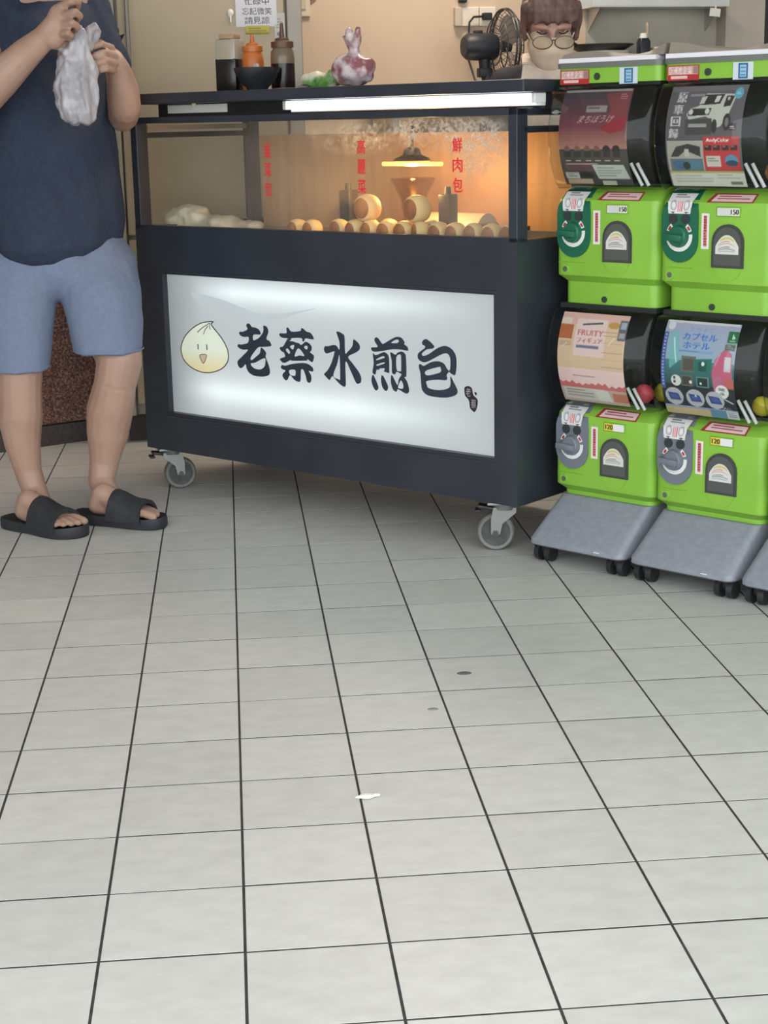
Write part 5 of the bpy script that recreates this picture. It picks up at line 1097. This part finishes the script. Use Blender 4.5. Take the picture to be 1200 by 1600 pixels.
for z, w_, yy in ((.50, .16, .165), (.75, .165, .165), (.95, .15, .160), (1.08, .13, .160), (1.18, .118, .146), (1.255, .108, .116), (1.285, .104, .098)):
    f_ = []; k_ = []
    for i in range(13):
        x = -w_+2*w_*i/12; y = yy-.05*(x/.165)**2; c = Vector((B0.x, B0.y, z))+wr*x; f_.append(c+wb*(y+.010)); k_.append(c+wb*(y+.004))
    rs.append(f_+k_[::-1])
b.rings(rs); ap = loc2(b.build('apron', APR, None, True, 60))
b = MB()
for s_ in (-1, 1):
    rs = []
    for x, y, z in ((.090, .102, 1.275), (.088, .06, 1.300), (.080, .0, 1.305), (.075, -.05, 1.28), (.065, -.10, 1.18)):
        c = Vector((B0.x, B0.y, z))+wr*(x*s_)+wb*y; rs.append([c+wr*.019, c-wr*.019, c-wr*.019+Vector((0, 0, .006)), c+wr*.019+Vector((0, 0, .006))])
    b.rings(rs)
o = b.build('apron_strap', APR, None, True); o.parent = ap; o.matrix_parent_inverse = Matrix.Identity(4)

# ================================================================ BACK OF THE STALL
# steel counter along the wall carries the fan; a taller steel shelf carries the pots
SHINY = noisy('counter_steel', (170, 168, 162), (188, 186, 180), 4, .35, metal=.7, stretch=(1, 1, 6))
def wl(s, off, z): return Vector(wp(s, z, off))
def on(o, s, off, z, rz=0.): o.location = wl(s, off, z); o.rotation_euler = (0, 0, WROT+rz); return o
ct = empty('steel_counter', (0, 0, 0), 0, 'steel work counter against the beige wall under the black fan', 'counter')
b = MB(); b.box(-.45, .18, -.46, -.02, 1.13, 1.16, .004); b.build('worktop', SHINY, ct)
for x in (-.42, .15):
    for y in (-.43, -.05): b = MB(); b.box(x-.018, x+.018, y-.018, y+.018, 0, 1.13, .002); b.build('leg', SHINY, ct)
b = MB(); b.box(-.42, .15, -.43, -.05, .25, .27); b.build('lower_shelf', SHINY, ct); on(ct, 0, 0, 0)
sh = empty('steel_shelf_unit', (0, 0, 0), 0, 'steel shelf unit behind the capsule machines carrying a pan and small things', 'shelf')
b = MB(); b.box(.30, .99, -.40, -.03, 1.285, 1.31, .004); b.build('shelf_board', SHINY, sh)
for x in (.33, .96):
    for y in (-.38, -.05): b = MB(); b.box(x-.015, x+.015, y-.015, y+.015, 0, 1.285, .002); b.build('leg', SHINY, sh)
on(sh, 0, 0, 0)
# fan
FANB = mat('fan_black', (38, 40, 48), .45); WIRE = mat('fan_wire', (72, 70, 74), .4, .5)
fn = empty('electric_fan', (0, 0, 0), 0, 'black electric fan seen from the side in front of the beige wall', 'fan')
b = MB(); b.lathe([(0, 0), (.095, 0), (.09, .018), (.03, .03), (0, .03)], (0, 0, 0), 30); b.build('base', FANB, fn, True)
b = MB(); b.tube([(0, 0, .02), (-.002, 0, .07), (-.02, 0, .13), (-.022, 0, .17)], [.026, .022, .02, .022], 14); b.box(-.046, .004, -.02, .02, .10, .135, .006); b.build('stem', FANB, fn, True)
b = MB(); q = Matrix.Rotation(PI/2, 3, 'Y'); b.lathe([(0, -.085), (.036, -.083), (.048, -.068), (.05, -.02), (.05, .03), (.042, .045), (0, .046)], (-.02, 0, .21), 28, q); b.box(-.062, -.03, -.012, .012, .255, .268, .003); b.build('motor_housing', FANB, fn, True)
b = MB(); FX, FZ, FR = .065, .21, .135
for rr, xo in ((FR, 0), (FR*.99, -.012), (FR*.80, .026), (FR*.80, -.036), (FR*.5, .034), (FR*.5, -.044)):
    b.tube([(FX+xo, rr*math.cos(t), FZ+rr*math.sin(t)) for t in [2*PI*k/32 for k in range(33)]], .0022 if rr < FR*.95 else .004, 6)
for k in range(28):
    t = 2*PI*k/28
    for sg in (-1, 1):
        b.tube([(FX+sg*(.036 if sg > 0 else .046), .03*math.cos(t), FZ+.03*math.sin(t)), (FX+sg*.036, FR*.6*math.cos(t), FZ+FR*.6*math.sin(t)), (FX+sg*.024, FR*.85*math.cos(t), FZ+FR*.85*math.sin(t)), (FX, FR*math.cos(t), FZ+FR*math.sin(t))], .0011, 5)
b.build('cage', WIRE, fn)
b = MB(); b.cyl((FX-.012, 0, FZ), (FX+.02, 0, FZ), .022, .018, n=18); b.build('hub', FANB, fn, True)
for k in range(3):
    t = 2*PI*k/3; b = MB(); rs = []
    for i in range(6):
        r = .02+.095*i/5; wdt = .018+.035*math.sin(PI*min(1, i/5*.8+.1)); c, s = math.cos(t), math.sin(t); tw = .5-.2*i/5
        P = lambda a, h: (FX+a*math.sin(tw)+h, r*c-a*math.cos(tw)*s, FZ+r*s+a*math.cos(tw)*c)
        rs.append([P(-wdt, 0), P(wdt, 0), P(wdt, .002), P(-wdt, .002)])
    b.rings(rs); b.build('blade', mat('fan_blade', (150, 140, 130), .35), fn, True)
on(fn, -.045+.03, .25, 1.1605, .10)
# the plug and cable
b = MB(); S0 = wl(.048, .016, 1.492)
def wv(s, o_, z): return tuple(wl(s, o_, z))
b.tube([wv(.030, .032, 1.492), wv(-.01, .034, 1.490), wv(-.028, .036, 1.47), wv(-.034, .04, 1.40), wv(-.036, .05, 1.33), wv(-.022, .08, 1.26), wv(.0, .14, 1.20), wv(.0, .2, 1.166)], .0042, 8)
cab = b.build('power_cable', BP, None, True); tag(cab, 'black power cable running from the wall socket down to the fan', 'cable')
b = MB(); cxyz = wl(.044, .028, 1.492); b.box(-.018, .018, -.014, .013, -.013, .013, .004); pg = b.build('plug', BP, cab); pg.location = cxyz; pg.rotation_euler = (0, 0, WROT)
# wall shelf with boxes (upper right)
ws = empty('wall_shelf', (0, 0, 0), 0, 'white steel shelf fixed to the grey wall at the top right', 'shelf')
b = MB(); b.box(.425, .985, -.16, -.012, 1.515, 1.518, .001); b.box(.425, .985, -.16, -.155, 1.518, 1.548, .001); b.box(.425, .985, -.02, -.012, 1.515, 1.57); b.build('shelf_board', noisy('shelf_white_steel', (196, 200, 200), (210, 214, 214), 5, .35, metal=.2), ws)
for x in (.46, .95): b = MB(); b.prism([(-.15, 1.515), (-.012, 1.515), (-.012, 1.43)], 'x', x-.002, x+.002); b.build('bracket', STEELB, ws)
on(ws, 0, 0, 0)
tg = MB(); tg.box(-.022, .022, -.001, .001, -.03, .0); tg.box(-.003, .003, -.0015, .0015, 0, .012); o = tg.build('price_tag', mat('tag_white', (224, 222, 218), .6)); on(o, .925, .164, 1.508); o.rotation_euler.y = .12; tag(o, 'small white tag hanging below the right end of the wall shelf', 'tag')
cv = None
for s, wd, hgt, col, lb in ((.66, .16, .10, (214, 206, 184), 'cream carton standing on the wall shelf at the left'), (.86, .14, .09, (220, 214, 190), 'cream carton standing on the wall shelf at the right')):
    b = MB(); b.box(-wd/2, wd/2, -.05, .05, 0, hgt, .003); o = b.build('carton', mat('carton_%d' % col[0], col, .6)); on(o, s, .085, 1.5182); tag(o, lb, 'box', 'cartons on the wall shelf')
# pan on pot, bottle, cups on the steel shelf
pot = empty('cooking_pot', (0, 0, 0), 0, 'white pot under the black pan at the left end of the steel shelf', 'pot')
b = MB(); b.lathe([(0, 0), (.085, 0), (.09, .006), (.09, .036), (.094, .038), (.094, .041), (.086, .04), (.085, .008), (0, .006)], (0, 0, 0), 36); b.build('bowl_body', mat('white_enamel2', (206, 204, 198), .35), pot, True); on(pot, .46, .2, 1.3102)
pn = empty('frying_pan', (0, 0, 0), 0, 'black frying pan resting on the white pot', 'pan')
b = MB(); b.lathe([(0, 0), (.088, 0), (.125, .022), (.128, .024), (.122, .024), (.086, .004), (0, .004)], (0, 0, 0), 36); b.build('bowl_body', mat('pan_black', (58, 58, 60), .4, .3), pn, True)
b = MB(); b.tube([(-.12, 0, .02), (-.17, 0, .034), (-.24, .0, .038)], [.009, .008, .010], 10); b.build('handle', BP, pn, True); on(pn, .44, .2, 1.3102+.0415, .35)
bt = empty('sauce_bottle', (0, 0, 0), 0, 'dark square bottle with a white cap right of the frying pan', 'bottle')
b = MB(); b.rings([rrect(-.022, .022, -.022, .022, z, .007) for z in (0, .075)]+[rrect(-.016, .016, -.016, .016, .088, .006)]); b.build('body', mat('bottle_navy', (34, 38, 48), .3), bt, True, 50)
b = MB(); b.cyl((0, 0, .088), (0, 0, .106), .016, .012, n=18); b.build('cap', WHITE, bt, True, 50); on(bt, .615, .2, 1.3102)
b = MB(); b.box(-.024, .024, -.03, .03, 0, .055, .003); o = b.build('paper_box', mat('paper_box', (214, 200, 184), .6)); on(o, .675, .2, 1.3102); tag(o, 'small cream box right of the dark square bottle', 'box')
b = MB(); b.lathe([(0, 0), (.018, 0), (.024, .05), (.022, .05), (.016, .004), (0, .004)], (0, 0, 0), 20); o = b.build('plastic_cup', thin_glass('cup_plastic', (.86, .86, .84), rough=.1), None, True); on(o, .735, .2, 1.3102); tag(o, 'clear plastic cup on the steel shelf right of the cream box', 'cup')
b = MB(); b.lathe([(0, 0), (.030, 0), (.034, .018), (.032, .018), (.028, .003), (0, .003)], (0, 0, 0), 20); o = b.build('shallow_dish', mat('dish_grey', (170, 164, 152), .5), None, True); on(o, .85, .2, 1.3102); tag(o, 'shallow grey dish at the right end of the steel shelf', 'dish')
b = MB(); b.box(-.004, .004, -.012, .012, 0, .125, .002, rot=Matrix.Rotation(.08, 3, 'Y')); b.ball((.005, 0, .13), .014, 2, (.5, 1, 1.5)); o = b.build('spatula', mat('spatula_tan', (176, 160, 138), .6), None, True, 50); on(o, .648, .14, 1.3102); tag(o, 'tan spatula standing behind the cream box', 'spatula')
# cartons behind the cart seen above the rear panel
for i, (s, wd, col, lb) in enumerate(((.42, .15, (206, 160, 116), 'brown carton seen through the glass at the left of the rear opening'), (.60, .15, (212, 176, 136), 'pale carton seen through the glass right of the brown carton'))):
    pass
# marks on the floor
o = MB(); o.ball((0, 0, .004), .014, 2, (1, .7, .28)); o.ball((.014, .004, .003), .008, 2, (1.2, .6, .35)); o.ball((-.011, -.003, .004), .007, 1, (1.6, .5, .4)); k = o.build('paper_crumb', mat('crumb_white', (232, 230, 222), .8)); k.location = (0.211, 0.496, 0.000); tag(k, 'small white crumb of paper on the floor tiles', 'litter')
for px, r, lb in (((0.464, 1.098, 0.000), .013, 'dark round gum spot on the tiles in front of the castor'), ((0.374, 0.900, 0.000), .009, 'small grey gum spot left of the dark round one')):
    o = MB(); o.lathe([(0, .0002), (r, .0002), (r*.8, .0012), (0, .0016)], (0, 0, 0), 16, None, 1.2, .8); k = o.build('gum_spot', mat('gum_%d' % int(r*1000), (98, 96, 94) if r > .01 else (140, 138, 134), .8), None, True); k.location = px; tag(k, lb, 'stain')
